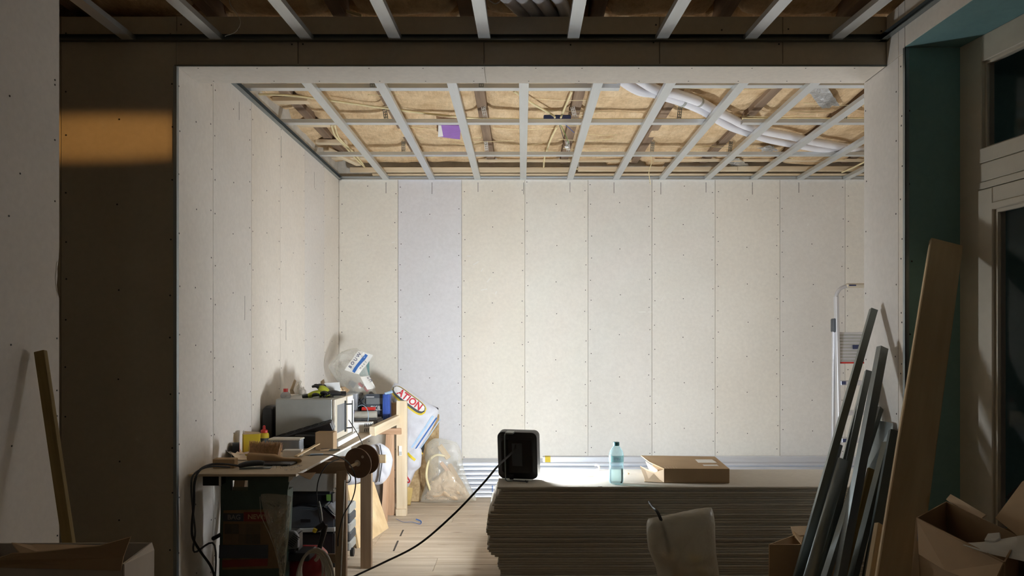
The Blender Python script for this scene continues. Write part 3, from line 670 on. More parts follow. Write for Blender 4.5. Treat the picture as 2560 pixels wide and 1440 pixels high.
# ================================================================== STACK OF BOARDS IN THE OPENING
ST = 0.603
sil = [(1215, 1243), (1230, 1250), (1240, 1241), (1262, 1229), (1275, 1232), (1290, 1222), (1305, 1219), (1332, 1216), (1345, 1226), (1353, 1221), (1385, 1219), (1391, 1232), (1398, 1246), (1425, 1246), (1450, 1251), (1500, 1250)]
def silx(z):
    y = VY+(H-z)*F/4.3
    for (a, b), (c, d_) in zip(sil[:-1], sil[1:]):
        if a <= y <= c: return b+(d_-b)*(y-a)/(c-a)
    return sil[0][1] if y < sil[0][0] else 1250
R = random.Random(4); NS = 44; pitch = ST/NS; sheet0 = None
for i in range(NS):
    z = i*pitch; px = silx(z)+R.uniform(-3, 4)
    if i == NS-1: px = 1243
    x0 = (px-VX)/F*4.3; y0 = 4.30+R.uniform(-.007, .005); jz = R.uniform(-.0004, .0002)
    if i in (NS-1,): y0 = 4.29
    if sheet0 is None:
        sheet0 = MB().box((0, 0, 0), (2.6, .6, .0129)).build('plasterboard_sheet', 'sheet', None, base=(0, 0, 0), bevel=.0034); o = sheet0
    else:
        o = bpy.data.objects.new('plasterboard_sheet', sheet0.data); COL.objects.link(o)
    o.location = (x0, y0, z); o.rotation_euler = (0, 0, math.radians(R.uniform(-.12, .12)))
    if i == NS-1: tag(o, 'topmost cream plasterboard sheet of the stack, under the work light and bottle', 'plasterboard', 'plasterboard sheets stacked in the opening'); o.rotation_euler = (0, 0, 0)
    else: tag(o, 'cream plasterboard sheet lying in the tall stack below its top sheet', 'plasterboard', 'plasterboard sheets stacked in the opening')

# ---- work light, seen from behind
LM = T(-.016, 4.520, ST+.009, 6, 0, -14)
wlt = thing('work_light', 'square black LED work light standing on the board stack, seen from behind', 'work light', LM.translation)
def octo(w_, h_, c, zc): return [(sx*(w_-c)+c*math.cos(a), zc+sz*(h_-c)+c*math.sin(a)) for sx, sz, q in ((1, 1, 0), (-1, 1, 1), (-1, -1, 2), (1, -1, 3)) for a in [PI/2*q+PI/2*k/4 for k in range(5)]]
zc = .141
rings = [(-.052, .088, .098, .02), (-.050, .096, .106, .022), (-.034, .108, .124, .026), (-.03, .118, .138, .03), (.03, .121, .142, .03), (.042, .118, .138, .03), (.044, .108, .122, .02), (.030, .104, .118, .02)]
MB(LM).loft([[(x, y, z) for x, z in octo(a, b, c, zc)] for y, a, b, c in rings], True, False).build('housing', 'black', wlt, smooth=True)
MB(LM).prism(octo(.0895, .0995, .02, zc), -.0505, -.040).build('back_plate', 'black_gloss', wlt)
MB(LM).box((-.026, -.0535, .085), (.034, -.050, .218)).build('rating_plate', 'darkgrey', wlt, bevel=.001)
MB(LM).prism(octo(.112, .126, .024, zc), .0, .010).build('inner_shell', 'black', wlt)
MB(LM).loft([[(x, y, z) for x, z in octo(a, b, .02, zc)] for y, a, b in ((.012, .100, .115), (.074, .099, .114), (.082, .09, .104))]).build('diffuser', 'lens', wlt)
for sx in (-1, 1):
    for zz in (.05, .25): MB(LM).box((sx*.09-.02*(sx > 0), -.045, zz-.004), (sx*.09+.02*(sx < 0), -.036, zz+.004)).build('cooling_rib', 'black', wlt)
MB(LM).tube([(-.055, -.045, .280), (-.060, -.075, .270), (-.062, -.078, .20), (-.062, -.078, .05), (-.058, -.076, .004), (-.02, -.075, .003)], .0035, n=8, sub=4).build('stand_bracket', 'galv_dark', wlt, smooth=True)
MB(LM).box((-.06, -.072, .276), (-.012, -.02, .286)).build('handle_plate', 'galv_dull', wlt, bevel=.002)
MB(LM).tube([(-.02, -.075, .0035), (.03, -.078, .004), (.07, -.082, .004), (.066, -.098, .006), (.058, -.09, .012)], .003, n=6).build('hook', 'rubber', wlt, smooth=True)
MB(LM).box((-.045, -.058, .004), (-.02, -.05, .034)).build('strain_relief', 'rubber', wlt, bevel=.003)
cb = [P(1290, 1108, 4.455), P(1283, 1128, 4.43), P(1243, 1167, 4.26), P(1205, 1212, 4.2), P(1130, 1290, 4.2), P(1045, 1362, 4.3), P(960, 1406, 4.42), P(888, 1440, 4.55)]
cb += [V((-1.05, 4.45, .012)), V((-1.15, 4.1, .009)), V((-1.25, 3.6, .009))]
tag(MB().tube(cb, .0058, n=8, sub=8).build('power_cable', 'rubber', None, smooth=True, base=cb[-1]), 'black power cable running from the work light down across the floor', 'cable')

# ---- bottle of water
B0 = V((.537, 4.375, ST+.0005)); bt = thing('water_bottle', 'clear turquoise plastic water bottle standing on the board stack', 'bottle', B0); BM = T(*B0)
pr = [(0, .004), (.026, .0), (.038, .006), (.0415, .018), (.0405, .052), (.0418, .06), (.0405, .068), (.0405, .088), (.0418, .096), (.0405, .104), (.0405, .118), (.0425, .126), (.0425, .166), (.040, .174), (.036, .190), (.024, .208), (.0155, .216), (.0145, .224)]
MB(BM).lathe(pr, 28).build('body', 'bottle', bt, smooth=True)
MB(BM).lathe([(0, .006), (.036, .008), (.039, .02), (.0385, .086), (0, .087)], 24).build('water', 'water', bt, smooth=True)
MB(BM).lathe([(.0, .218), (.0175, .218), (.0182, .222), (.0175, .238), (.0, .239)], 20).build('cap', plain('turquoise_cap', (88, 160, 172), .4, bump=0), bt, smooth=True)
lb = MB(BM); pts = [(.0432*math.cos(a), .0432*math.sin(a)) for a in [-PI*.98+PI*.86*i/16 for i in range(17)]]
lb.add([(x, y, z) for z in (.128, .164) for x, y in pts], [(i, i+1, i+18, i+17) for i in range(16)])
lb.build('label', film('bottle_label', (120, 180, 176), .5, .3, 20, .05, (.8, .95, .95)), bt)
vs, fs = text_data('STEU', .018)
MB(BM).add([(.0440*math.sin(p.x/.044), -.0440*math.cos(p.x/.044), .147+p.y) for p in vs], fs).build('lettering', 'navy', bt)

# ---- cardboard box on the stack
cx = thing('cardboard_box', 'flat brown cardboard box with torn left end on the board stack', 'box', (1.0, 4.42, ST))
fl_, fr_, bl_, br_ = V((.815, 4.405, ST+.002)), V((1.185, 4.395, ST+.002)), V((.83, 4.87, ST+.002)), V((1.225, 4.88, ST+.002)); hh = V((0, 0, .078))
def quad(pts, th=.004, mat='card', name='panel', parent=None, **kw):
    pts = [V(p) for p in pts]; n_ = V((0, 0, 0))
    for i in range(len(pts)): n_ += (pts[i]-pts[0]).cross(pts[(i+1) % len(pts)]-pts[0])
    n_ = n_.normalized()*th*.5
    return MB().loft([[p-n_ for p in pts], [p+n_ for p in pts]]).build(name, mat, parent, **kw)
quad([fl_, fr_, fr_+hh, fl_+hh], parent=cx, name='side_panel'); quad([fr_, br_, br_+hh, fr_+hh], parent=cx, name='side_panel'); quad([bl_, br_, br_+hh, bl_+hh], parent=cx, name='side_panel')
quad([fl_, fr_, br_, bl_], parent=cx, name='bottom')
tp = quad([fl_+hh+V((-.0, -.002, 0)), fr_+hh+V((.002, -.002, 0)), br_+hh, bl_+hh+V((-.075, .0, .008)), fl_+hh+V((-.05, .22, .006)), fl_+hh+V((-.022, .1, .002))], th=.005, parent=cx, name='top')
for k in range(5):
    a = fl_+hh+V((.012+k*.016, .002, .0032)); b = bl_+hh+V((.0+k*.016, -.01, .0032)); MB().box((-.001, 0, -.0004), (.001, (b-a).length, .0006), frame((0, 0, 0), (1, 0, 0)) if False else Matrix.Translation(a) @ Matrix.Rotation(-math.atan2(b.x-a.x, b.y-a.y), 4, 'Z')).build('crease', 'card_pale', cx)
quad([fl_+V((-.10, .03, .0)), fl_+V((0, 0, 0)), fl_+V((.0, .0, .076)), fl_+V((-.045, .05, .05)), fl_+V((-.12, .12, .076))], parent=cx, name='flap', mat='card_pale')
quad([fl_+V((-.02, .06, .0)), fl_+V((-.02, .34, 0)), fl_+V((-.05, .34, .07)), fl_+V((-.02, .08, .06))], parent=cx, name='flap', mat='card_pale')
quad([fl_+V((-.11, .02, .001)), fl_+V((.02, .02, .001)), fl_+V((.02, .36, .001)), fl_+V((-.06, .34, .001))], th=.003, parent=cx, name='flap', mat='card_pale')
for (a, b, c, d_) in ((1728, 1149, 1793, 1157), (1756, 1162, 1797, 1165)):
    p, q = Zp(a, b, ST+.084), Zp(c, d_, ST+.084); MB().box((p.x, q.y, ST+.0835), (q.x, p.y, ST+.085)).build('shipping_label', 'paper', cx)
# ---- crumbs on top of the stack
p = Zp(1492, 1176, ST); o = MB().tube([p+V((-.006, 0, .004)), p+V((.012, 0, .006)), p+V((.014, 0, .024)), p+V((-.002, 0, .034)), p+V((-.012, .004, .03))], .0055, n=7).build('wood_shaving', 'pine_pale', None, smooth=True)
tag(o, 'small cream curl standing on the stack between lamp and bottle', 'shaving')
p = Zp(1476, 1192, ST); tag(MB(T(p.x, p.y, p.z+.001, 0, 0, 8)).box((-.02, -.004, 0), (.02, .004, .004), top=.002).build('paper_strip', 'card_pale', None), 'thin pale strip lying on the stack left of the bottle', 'paper')
p = Zp(1570, 1186, ST); tag(MB(T(p.x, p.y, p.z+.001, 0, 0, 20)).lathe([(.005, 0), (.009, .003), (.007, .008), (.0, .009)], 7).build('plaster_crumb', 'card', None), 'small brown crumb on the stack right of the bottle', 'debris')
p = Zp(1500, 1217, ST); tag(MB(T(p.x, p.y, p.z+.001, 0, 0, 3)).box((-.012, -.003, 0), (.012, .003, .003), top=.001).build('paper_strip', 'paper', None), 'tiny white sliver at the front edge of the stack', 'paper')

# ================================================================== STEEL STUDS ALONG THE BACK WALL
R = random.Random(8)
studsec = [(-.0145, 0), (-.006, .0015), (.006, .0015), (.0145, 0), (.0198, .008), (.0198, .105), (.012, .105), (.012, .103), (.018, .103), (.018, .009), (-.018, .009), (-.018, .103), (-.012, .103), (-.012, .105), (-.0198, .105), (-.0198, .008)]
for row in range(8):
    for col in range(2):
        if col and row < 6: continue
        x0 = -.57+R.uniform(-.03, .05)+(.0 if row < 6 else .0); y0 = 6.985+R.uniform(-.010, .010)+col*.112; z0 = .0205+row*.0412
        o = MB(frame((x0, y0, z0), (1, 0, 0), (0, 1, 0))).sweep(studsec, (0, 0, 0), (3.85+R.uniform(-.1, .1), 0, 0)).build('steel_stud', 'galv_new', None, base=(x0, y0, z0-.02))
        tag(o, 'galvanised steel stud lying in the long bundle at the foot of the back wall', 'steel stud', 'steel studs along the back wall')
x0 = (1357-VX)/F*6.98
o = MB(frame((x0, 6.97, .0205+8*.0412), (1, 0, 0), (0, 1, 0))).sweep(csec(.044, .09, .0018, .008), (0, 0, 0), (2.9, 0, 0)).build('steel_stud', 'galv_new', None, base=(x0, 6.97, .33))
tag(o, 'topmost steel stud of the bundle, its end taped right of the work light', 'steel stud')
MB().box((x0+.02, 6.967, .327), (x0+.07, 7.06, .3735)).build('tape', 'yellow', o)['label'] = 'yellow tape around the stud end'
o = MB(frame((x0+.1, 6.90, .045), (1, 0, 0), (0, 0, 1))).sweep(csec(.07, .045, .0018, .008), (0, 0, 0), (2.2, 0, 0)).build('steel_stud', 'galv_new', None, base=(x0, 6.9, .045)); 
tag(o, 'lone galvanised stud on the floor in front of the long bundle', 'steel stud')
p = P(1231, 1222, 6.975); tag(MB(T(p.x, 6.978, p.z)).box((-.004, -.001, -.03), (.004, .001, .03)).build('blue_mark', 'blueprint', None), 'short blue strap mark on the stud bundle left of the stack', 'strap')

# ================================================================== STEP LADDER
ld = thing('step_ladder', 'aluminium step ladder by the back wall, half hidden behind the pier', 'ladder', (2.87, 6.45, 0))
X0, X1 = 2.68, 3.06
for x in (X0, X1):
    MB(frame((x, 6.4700, 0), (0, .08, 1.80), (1, 0, 0))).box((0, -.028, -.013), (1.808, .028, .013)).build('stile', 'alu', ld, bevel=.004)
    sx = -.03 if x == X0 else .03
    MB(frame((x+.012, 6.6600, 0), (-.03, -.10, 1.56), (1, 0, 0))).box((0, -.018, -.010), (1.568, .018, .010)).build('rear_leg', 'alu', ld, bevel=.003)
    MB().box((x-.018, 6.4300, 0), (x+.018, 6.5100, .03)).build('rubber_foot', 'rubber', ld, bevel=.004)
    MB().box((x+.012-.016, 6.6300, 0), (x+.012+.016, 6.6900, .03)).build('rubber_foot', 'rubber', ld, bevel=.004)
    MB().box((x-.026-.004, 6.5300, 1.50), (x+.020, 6.6000, 1.618)).build('hinge', 'darkgrey', ld, bevel=.008)
hp = [(X0, 6.5480, 1.761), (X0+.005, 6.5500, 1.827), (X0+.045, 6.5500, 1.879), (X0+.13, 6.5500, 1.898), (X1-.13, 6.5500, 1.898), (X1-.045, 6.5500, 1.879), (X1-.005, 6.5500, 1.827), (X1, 6.5480, 1.761)]
MB().tube(hp, .0155, n=10, sub=5).build('hoop', 'alu', ld, smooth=True)
MB().box((X0+.08, 6.5280, 1.879), (X1-.08, 6.5740, 1.917)).build('grip', 'offwhite', ld, bevel=.012)
MB().box((X0+.10, 6.5265, 1.893), (X0+.16, 6.5280, 1.905)).build('sticker', 'navy', ld)
pl = MB(T(0, 6.5220, 1.243, -6)).box((X0+.02, 0, 0), (X1-.02, .022, .26)).build('platform', 'alu', ld, bevel=.003)
for k in range(9): MB(T(0, 6.5220, 1.243, -6)).box((X0+.026, -.006, .012+k*.027), (X1-.026, .0, .024+k*.027), top=.002).build('tread_rib', 'grey_paint', pl)
MB(T(0, 6.5200, 1.243, -6)).box((X0+.012, -.008, -.008), (X1-.012, .026, .004)).build('edge_trim', 'red', pl, bevel=.002)
MB(T(0, 6.5120, 1.243, -6)).box((X0+.13, -.001, .115), (X1-.13, .001, .15)).build('sticker', 'navy', pl)
for k, z in enumerate((1.082, .83, .60, .34, .12)):
    yy = 6.4700+.08*z/1.8; s_ = MB(T(0, yy, z)).box((X0+.012, -.045, -.03), (X1-.012, .045, .008)).build('step', 'alu', ld, bevel=.003)
    for x in (X0+.014, X1-.05): MB(T(0, yy, z)).box((x, -.048, -.024), (x+.036, -.044, .004)).build('end_cap', 'navy', s_)

# ================================================================== LEANING PROFILES AND PLANKS, RIGHT
def foot(tp_, lp, Yf): 
    y_ = VY+H*F/Yf; x_ = tp_[0]+(lp[0]-tp_[0])*(y_-tp_[1])/(lp[1]-tp_[1]); return P(x_, y_, Yf)
def lean(tp_, lp, Yt, Yf, sec, mat, label, upv=(0, -1, .2), name='steel_profile', cat='steel profile', lift=.0):
    a = foot(tp_, lp, Yf)+V((0, 0, lift)); b = P(*tp_, Yt)
    o = MB(frame(a, b-a, upv)).sweep(sec, (0, 0, 0), ((b-a).length, 0, 0)).build(name, mat, None, base=a)
    return tag(o, label, cat)
lean((2187, 772), (1997, 1440), 3.88, 3.45, csec(.034, .027), 'galv_dark', 'longest dark steel profile leaning on the pier, tip highest', (.1, 1, 0))
lean((2173, 926), (2061, 1440), 3.93, 3.52, csec(.030, .027), 'galv_dark', 'dark steel profile leaning on the pier, its tip just left of the pale one', (.2, 1, 0))
lean((2164, 960), (2042, 1440), 3.94, 3.50, csec(.032, .045), 'galv_dark', 'dark steel profile pressed against the back of its darker neighbour', (.3, 1, 0))
o = lean((2109, 1150), (2024, 1440), 3.66, 3.35, [(.028*math.cos(a), .014*math.sin(a)) for a in [2*PI*i/20 for i in range(20)]], 'galv_dull', 'rounded dark steel tube with a long highlight, lowest tip of the leaning bundle', (0, 1, 0), 'steel_tube', 'steel tube')
o.data.polygons.foreach_set('use_smooth', [True]*len(o.data.polygons))
lean((2098, 1110), (2006, 1440), 3.80, 3.52, csec(.04, .03), 'galv_dull', 'grey steel profile right behind the longest leaning profile', (0, 1, 0))
lean((2212, 868), (2106, 1440), 3.74, 3.32, csec(.045, .03), 'galv_dull', 'wide pale steel profile leaning on the pier with bright left flank', (-.25, 1, 0))
lean((2205, 1020), (2072, 1440), 3.86, 3.40, csec(.03, .03), 'galv_dull', 'thin steel profile with a bright edge in front of the pale wide one', (-.5, 1, 0))
lean((2238, 1075), (2172, 1440), 3.66, 3.25, csec(.04, .03), 'galv_dark', 'dark steel profile leaning just left of the big plank', (.2, 1, 0))
lean((2224, 1108), (2140, 1440), 3.70, 3.28, csec(.035, .03), 'galv_dark', 'short dark steel profile beside the metal sheet offcut', (-.4, 1, 0))
q = [Xp(2184, 1049, 1.785), Xp(2233, 1058, 1.805), Xp(2222, 1220, 1.73), Xp(2166, 1180, 1.70)]
quad(q, .002, 'galv_dull', 'sheet_offcut', None); tag(bpy.data.objects[bpy.data.objects.find('sheet_offcut')], 'rectangular galvanised sheet offcut standing against the pier behind the profiles', 'metal sheet')
a = foot((2182, 1174), (2155, 1290), 3.45); b = P(2182, 1174, 3.74)
o = plank('timber_batten', a, b, .05, .02, 'batten', None, up=(0, 1, 0)); tag(o, 'short brown batten leaning behind the steel profiles under the metal sheet', 'batten')
a = foot((2365, 604), (2242, 1440), 2.42); b = P(2365, 608, 3.60)
pk = plank('scaffold_plank', a, b, .142, .03, 'plank', None, up=(.25, 1, .0), bevel=.004); tag(pk, 'tall wide brown plank leaning into the teal window reveal', 'plank')
a = foot((2206, 1320), (2188, 1440), 2.62); b = P(2214, 1320, 2.98)
o = plank('timber_board', a, b, .10, .022, 'plank', None, up=(-.3, 1, 0)); tag(o, 'short brown board standing behind the big plank, near the floor', 'board')

# ---- batten leaning on the near left wall
a = foot((100, 877), (172, 1360), 2.50); b = P(101, 878, 2.69)
o = plank('timber_batten', a, b, .036, .022, 'batten', None, up=(0, 1, 0)); tag(o, 'thin greenish timber batten leaning on the near left wall', 'batten')
# ================================================================== CARDBOARD BOXES
def pq(pts): return [P(*p) for p in pts]
def drop(p, z=0.0): return V((p.x, p.y, z))
def openbox(name, label, corners, mats=('card',)*4, wall='side_panel'):
    c = [V(p) for p in corners]; o = thing(name, label, 'box', drop(sum(c, V((0, 0, 0)))/len(c)))
    for i in range(4):
        quad([drop(c[i], .002), drop(c[(i+1) % 4], .002), c[(i+1) % 4], c[i]], .005, mats[i], wall, o)
    quad([drop(p, .004) for p in c], .005, 'card', 'bottom', o); return o
bx = openbox('cardboard_box', 'big open white-grey cardboard box in the lower left corner', pq([(-90, 1412, 1.95), (307, 1410, 1.95), (378, 1357, 2.26), (-10, 1358, 2.26)]), ('card_grey', 'card_grey', 'card_grey', 'card_grey'))
quad(pq([(-60, 1416, 1.945), (-20, 1400, 1.93), (31, 1383, 1.93), (107, 1379, 1.93), (249, 1364, 1.93), (327, 1342, 1.93), (309, 1392, 1.94), (303, 1425, 1.945)]), .005, 'card', 'flap', bx)
quad(pq([(29, 1358, 2.26), (72, 1361, 2.28), (155, 1364, 2.22), (311, 1366, 2.05), (250, 1376, 1.98), (110, 1388, 2.0), (50, 1384, 2.1)]), .004, 'card', 'flap', bx)
quad(pq([(309, 1411, 1.95), (378, 1356, 2.26), (384, 1375, 2.24), (383, 1500, 2.22), (310, 1520, 1.94)]), .004, 'card_grey', 'flap', bx)
b2 = openbox('cardboard_box', 'open brown cardboard box at lower right holding white packing foam', pq([(2292, 1294, 2.75), (2511, 1404, 2.30), (2546, 1340, 2.65), (2366, 1254, 3.08)]))
quad(pq([(2366, 1249, 3.10), (2377, 1236, 3.12), (2402, 1250, 3.05), (2466, 1288, 2.86), (2450, 1300, 2.86), (2390, 1268, 3.04)]), .004, 'card_pale', 'flap', b2)
quad(pq([(2294, 1300, 2.745), (2509, 1408, 2.295), (2480, 1470, 2.24), (2366, 1428, 2.50), (2298, 1386, 2.70)]), .004, 'card', 'flap', b2)
quad(pq([(2290, 1296, 2.75), (2296, 1320, 2.74), (2300, 1500, 2.72), (2276, 1460, 2.74)]), .004, 'card_pale', 'flap', b2)
q_ = [P(2294, 1318, 2.735), P(2313, 1331, 2.695), P(2314, 1366, 2.693), P(2294, 1352, 2.733)]
quad(q_, .002, 'charcoal', 'printed_mark', b2)
for k in range(3): quad([q_[0].lerp(q_[1], .2+.25*k)+V((-.003, -.003, -.008)), q_[0].lerp(q_[1], .3+.25*k)+V((-.003, -.003, -.008)), q_[3].lerp(q_[2], .3+.25*k)+V((-.003, -.003, .008)), q_[3].lerp(q_[2], .2+.25*k)+V((-.003, -.003, .008))], .001, 'card', 'printed_mark', b2)
fm = thing('packing_foam', 'white sheet of packing material sticking out of the right cardboard box', 'packing', P(2500, 1380, 2.5))
g = []
for j in range(9):
    v = j/8; row = []
    for i in range(11):
        u = i/10; px = 2410+u*240; py = 1357-u*26+v*(6+u*95); row.append(P(px, py+3*math.sin(u*7), 2.62-.22*v-.1*u+.02*math.sin(u*9+v*4)))
    g.append(row)
MB().loft(g+[[p+V((.004, .012, -.003)) for p in r] for r in g[::-1]], False, False).build('sheet', 'paper', fm, smooth=True)
quad(pq([(2461, 1352, 2.58), (2470, 1336, 2.6), (2500, 1333, 2.58), (2502, 1347, 2.56), (2490, 1355, 2.55)]), .01, 'white', 'tab', fm, bevel=.002)
b3 = openbox('cardboard_box', 'brown cardboard box against the glass door at the right edge', [(1.745, 2.15, .70), (2.06, 2.15, .70), (2.06, 2.90, .70), (1.745, 2.92, .70)])
quad(pq([(2489, 1296, 2.88), (2556, 1206, 2.93), (2640, 1150, 2.9), (2680, 1330, 2.5), (2600, 1390, 2.45), (2547, 1342, 2.70)]), .005, 'card', 'flap', b3)
quad(pq([(2513, 1243, 2.96), (2556, 1202, 2.96), (2562, 1212, 2.95), (2523, 1253, 2.95)]), .004, 'charcoal', 'tape_strip', b3)
b4 = openbox('cardboard_box', 'small open cardboard box on the floor against the stack, behind the leaning profiles', pq([(1923, 1361, 3.72), (2075, 1361, 3.72), (2120, 1338, 3.92), (1982, 1339, 3.92)]))
quad(pq([(1976, 1317, 4.02), (2018, 1315, 4.02), (2030, 1336, 3.94), (1984, 1341, 3.925)]), .004, 'card_pale', 'flap', b4)
quad(pq([(1985, 1341, 3.92), (2003, 1360, 3.80), (2012, 1330, 4.0), (1978, 1318, 4.02)]), .003, 'card', 'flap', b4)

# ================================================================== CLEAR BAG IN FRONT OF THE STACK
def OL(pts, M0, Y):           # px outline -> local x,z on a vertical plane at distance Y through M0
    inv = M0.inverted(); r = []
    for x, y in pts:
        p = inv @ P(x, y, Y); r.append((p.x, p.z))
    return r
def bagthing(name, label, cat, out, Y, depth, mat, zb=None, seed=1, crumple=.014, cf=9, part='film', group=None, back=.5, base=None):
    c = P(sum(x for x, y in out)/len(out), max(y for x, y in out), Y); 
    if base is not None: c.z = base
    t_ = thing(name, label, cat, c, group); m_ = T(*c); pw = Pillow(OL(out, m_, Y), depth, m_, crumple, cf, seed, back)
    pw.mb().build(part, mat, t_, smooth=True); return t_, pw, m_
b5, pw, m5 = bagthing('plastic_bag', 'milky plastic bag of rubbish standing in front of the board stack', 'bag', [(1622, 1296), (1616, 1312), (1618, 1345), (1622, 1375), (1640, 1420), (1648, 1470), (1652, 1546), (1786, 1546), (1799, 1440), (1790, 1380), (1788, 1310), (1780, 1270), (1748, 1271), (1700, 1281), (1655, 1291)], 3.92, .085, 'film_bin', seed=5, crumple=.035, cf=7)
def chunk(parent, px, py, Y, w_, h_, ang, mat, name='rubbish', d_=.05): return MB(P(px, py, Y).to_4x4() if False else Matrix.Translation(P(px, py, Y)) @ Matrix.Rotation(math.radians(ang), 4, 'Y')).box((-w_/2, -d_/2, -h_/2), (w_/2, d_/2, h_/2)).build(name, mat, parent, bevel=.006)
for a in ((1737, 1396, .055, .028, 8, 'foam'), (1752, 1428, .075, .03, 28, 'foam'), (1700, 1430, .09, .05, 20, 'card'), (1672, 1400, .06, .07, -10, 'card'), (1690, 1480, .14, .08, 5, 'charcoal'), (1745, 1480, .12, .07, -8, 'card'), (1720, 1520, .2, .05, 0, 'darkgrey')):
    chunk(b5, a[0], a[1], 3.915, *a[2:5], a[5])
o = MB().tube([P(1622, 1254, 3.98), P(1632, 1268, 3.94), P(1645, 1283, 3.9), P(1662, 1330, 3.9), P(1680, 1420, 3.9)], lambda t: .005+.006*t, n=6).build('dark_stick', 'black', None, smooth=True)
tag(o, 'dark thin stick poking out of the milky plastic bag', 'stick')
# ================================================================== WORKBENCH
TB = .731
bt_ = MB().loft([[(-1.715, 3.95, z), (-1.165, 3.95, z), (-1.095, 6.80, z), (-1.715, 6.80, z)] for z in (TB-.013, TB)]).build('bench_top', 'dust', None, base=(-1.7, 3.95, TB-.013), bevel=.002)
tag(bt_, 'long dusty board laid on trestles as a workbench along the left wall', 'bench top')
MB().loft([[(-1.164, 3.951, z), (-1.162, 3.951, z), (-1.092, 6.79, z), (-1.094, 6.79, z)] for z in (TB-.013, TB-.001)]).build('edge_strip', 'paper', bt_)['label'] = 'white paper edge of the board'
# near trestle
t1 = thing('sawhorse', 'brown timber trestle under the near end of the workbench', 'trestle', (-1.3, 4.6, 0))
plank('beam', (-1.70, 4.47, .683), (-.905, 4.47, .683), .036, .070, 'trestle', t1)
plank('beam', (-1.70, 4.655, .683), (-.93, 4.655, .683), .036, .070, 'trestle', t1)
plank('leg', foot((855, 1180), (853, 1440), 4.20), P(855, 1178, 4.46), .062, .034, 'trestle', t1, up=(0, -1, 0))
plank('leg', (-.972, 4.80, 0), (-.955, 4.72, .69), .068, .04, 'trestle', t1, up=(0, -1, 0))
plank('leg', (-1.62, 4.80, 0), (-1.62, 4.72, .69), .062, .034, 'trestle', t1, up=(0, -1, 0))
plank('leg', (-1.62, 4.22, 0), (-1.62, 4.45, .69), .062, .034, 'trestle', t1, up=(0, -1, 0))
plank('stretcher', (-1.64, 4.30, .20), (-1.02, 4.30, .20), .02, .05, 'trestle', t1)
ob = MB().tube([P(862, 1200, 4.40), P(858, 1300, 4.33), P(852, 1440, 4.22), foot((862, 1200), (851, 1440), 4.1)+V((0, 0, .02))], .0035, n=6).build('cord', 'hose', None); tag(ob, 'thin pale cord running down the near trestle leg', 'cord')
# far trestle with post
t2 = thing('sawhorse', 'pale new timber trestle with a tall post at the far end of the workbench', 'trestle', (-1.05, 6.2, 0))
plank('post', (-.985, 6.30, 0), (-.985, 6.30, .935), .045, .085, 'pine_pale', t2, up=(1, 0, 0))
plank('foot_block', (-.985, 6.262, 0), (-.985, 6.262, .055), .03, .085, 'pine_pale', t2, up=(1, 0, 0))
plank('rail', (-1.112, 5.70, .752), (-1.005, 6.38, .79), .045, .07, 'pine_pale', t2)
plank('beam', (-1.70, 6.27, .688), (-.985, 6.27, .688), .04, .05, 'pine_pink', t2)
plank('leg', (-1.075, 6.30, 0), (-1.075, 6.27, .665), .04, .058, 'pine_pink', t2, up=(1, 0, 0))
plank('leg', (-1.05, 5.84, 0), (-1.075, 6.20, .665), .03, .045, 'pine_pink', t2, up=(1, 0, 0))
plank('leg', (-1.64, 6.30, 0), (-1.64, 6.27, .665), .04, .058, 'pine_pink', t2, up=(1, 0, 0))
p = P(1001, 1127, 6.255); MB().box((p.x-.012, 6.2555, p.z-.04), (p.x+.012, 6.2572, p.z+.04)).build('barcode_label', 'paper', t2)
for k in range(5): MB().box((p.x-.009+k*.004, 6.2548, p.z-.034), (p.x-.0075+k*.004, 6.2556, p.z-.006)).build('barcode_line', 'charcoal', t2)
plank('block', P(940, 1147, 4.86), P(965, 1147, 4.86), .03, .05, 'pine', t1)

# cable spool on a stick
S0 = P(894, 1158, 4.30); sx_ = V((.36, 1.0, .12)).normalized(); sp_ = thing('cable_spool', 'brown fibreboard cable spool hanging off the trestle end', 'spool', S0)
fm_ = frame(S0, sx_)
MB(fm_).cyl((0, 0, 0), (.009, 0, 0), .086, n=40).build('flange', 'spool', sp_, bevel=.001)
MB(fm_).cyl((.085, 0, 0), (.094, 0, 0), .086, n=40).build('flange', 'spool', sp_, bevel=.001)
MB(fm_).cyl((.008, 0, 0), (.086, 0, 0), .040, n=28).build('core', 'spool', sp_, smooth=True)
MB(fm_).cyl((-.003, 0, 0), (.0, 0, 0), .018, n=20).build('hub', 'card_grey', sp_)
MB(fm_).cyl((-.002, -.035, .038), (.0, -.035, .038), .008, n=14).build('hole', 'card_grey', sp_)
MB(fm_).cyl((-.075, .0, -.0), (.13, 0, 0), .0085, n=12).build('axle', 'pine_pale', sp_, smooth=True)
def cable(pts, label, r=.0035, mat='rubber', name='cable', z0=None, n=6):
    pp = [P(*p) if len(p) == 3 and p[0] > 20 else V(p) for p in pts]
    return tag(MB().tube(pp, r, n=n, sub=6).build(name, mat, None, smooth=True), label, 'cable')
cable([(762, 1139, 4.62), (800, 1137, 4.55), (835, 1139, 4.45), (866, 1152, 4.25), (884, 1178, 4.15), (889, 1212, 4.15), (880, 1250, 4.15), (858, 1290, 4.12), (846, 1340, 4.12), (845, 1365, 4.14)], 'thin black cable looping off the bench edge past the trestle leg')
cable([(872, 1050, 5.0), (884, 1068, 4.9), (897, 1090, 4.75), (907, 1112, 4.45)], 'thin black cable from the cabinet down to the spool', .003)
cable([(848, 1147, 4.2), (820, 1160, 4.12), (800, 1190, 4.1), (792, 1230, 4.1), (797, 1280, 4.1), (802, 1312, 4.12)], 'thin black cable hanging from the bench edge to the black hand tool', .003)
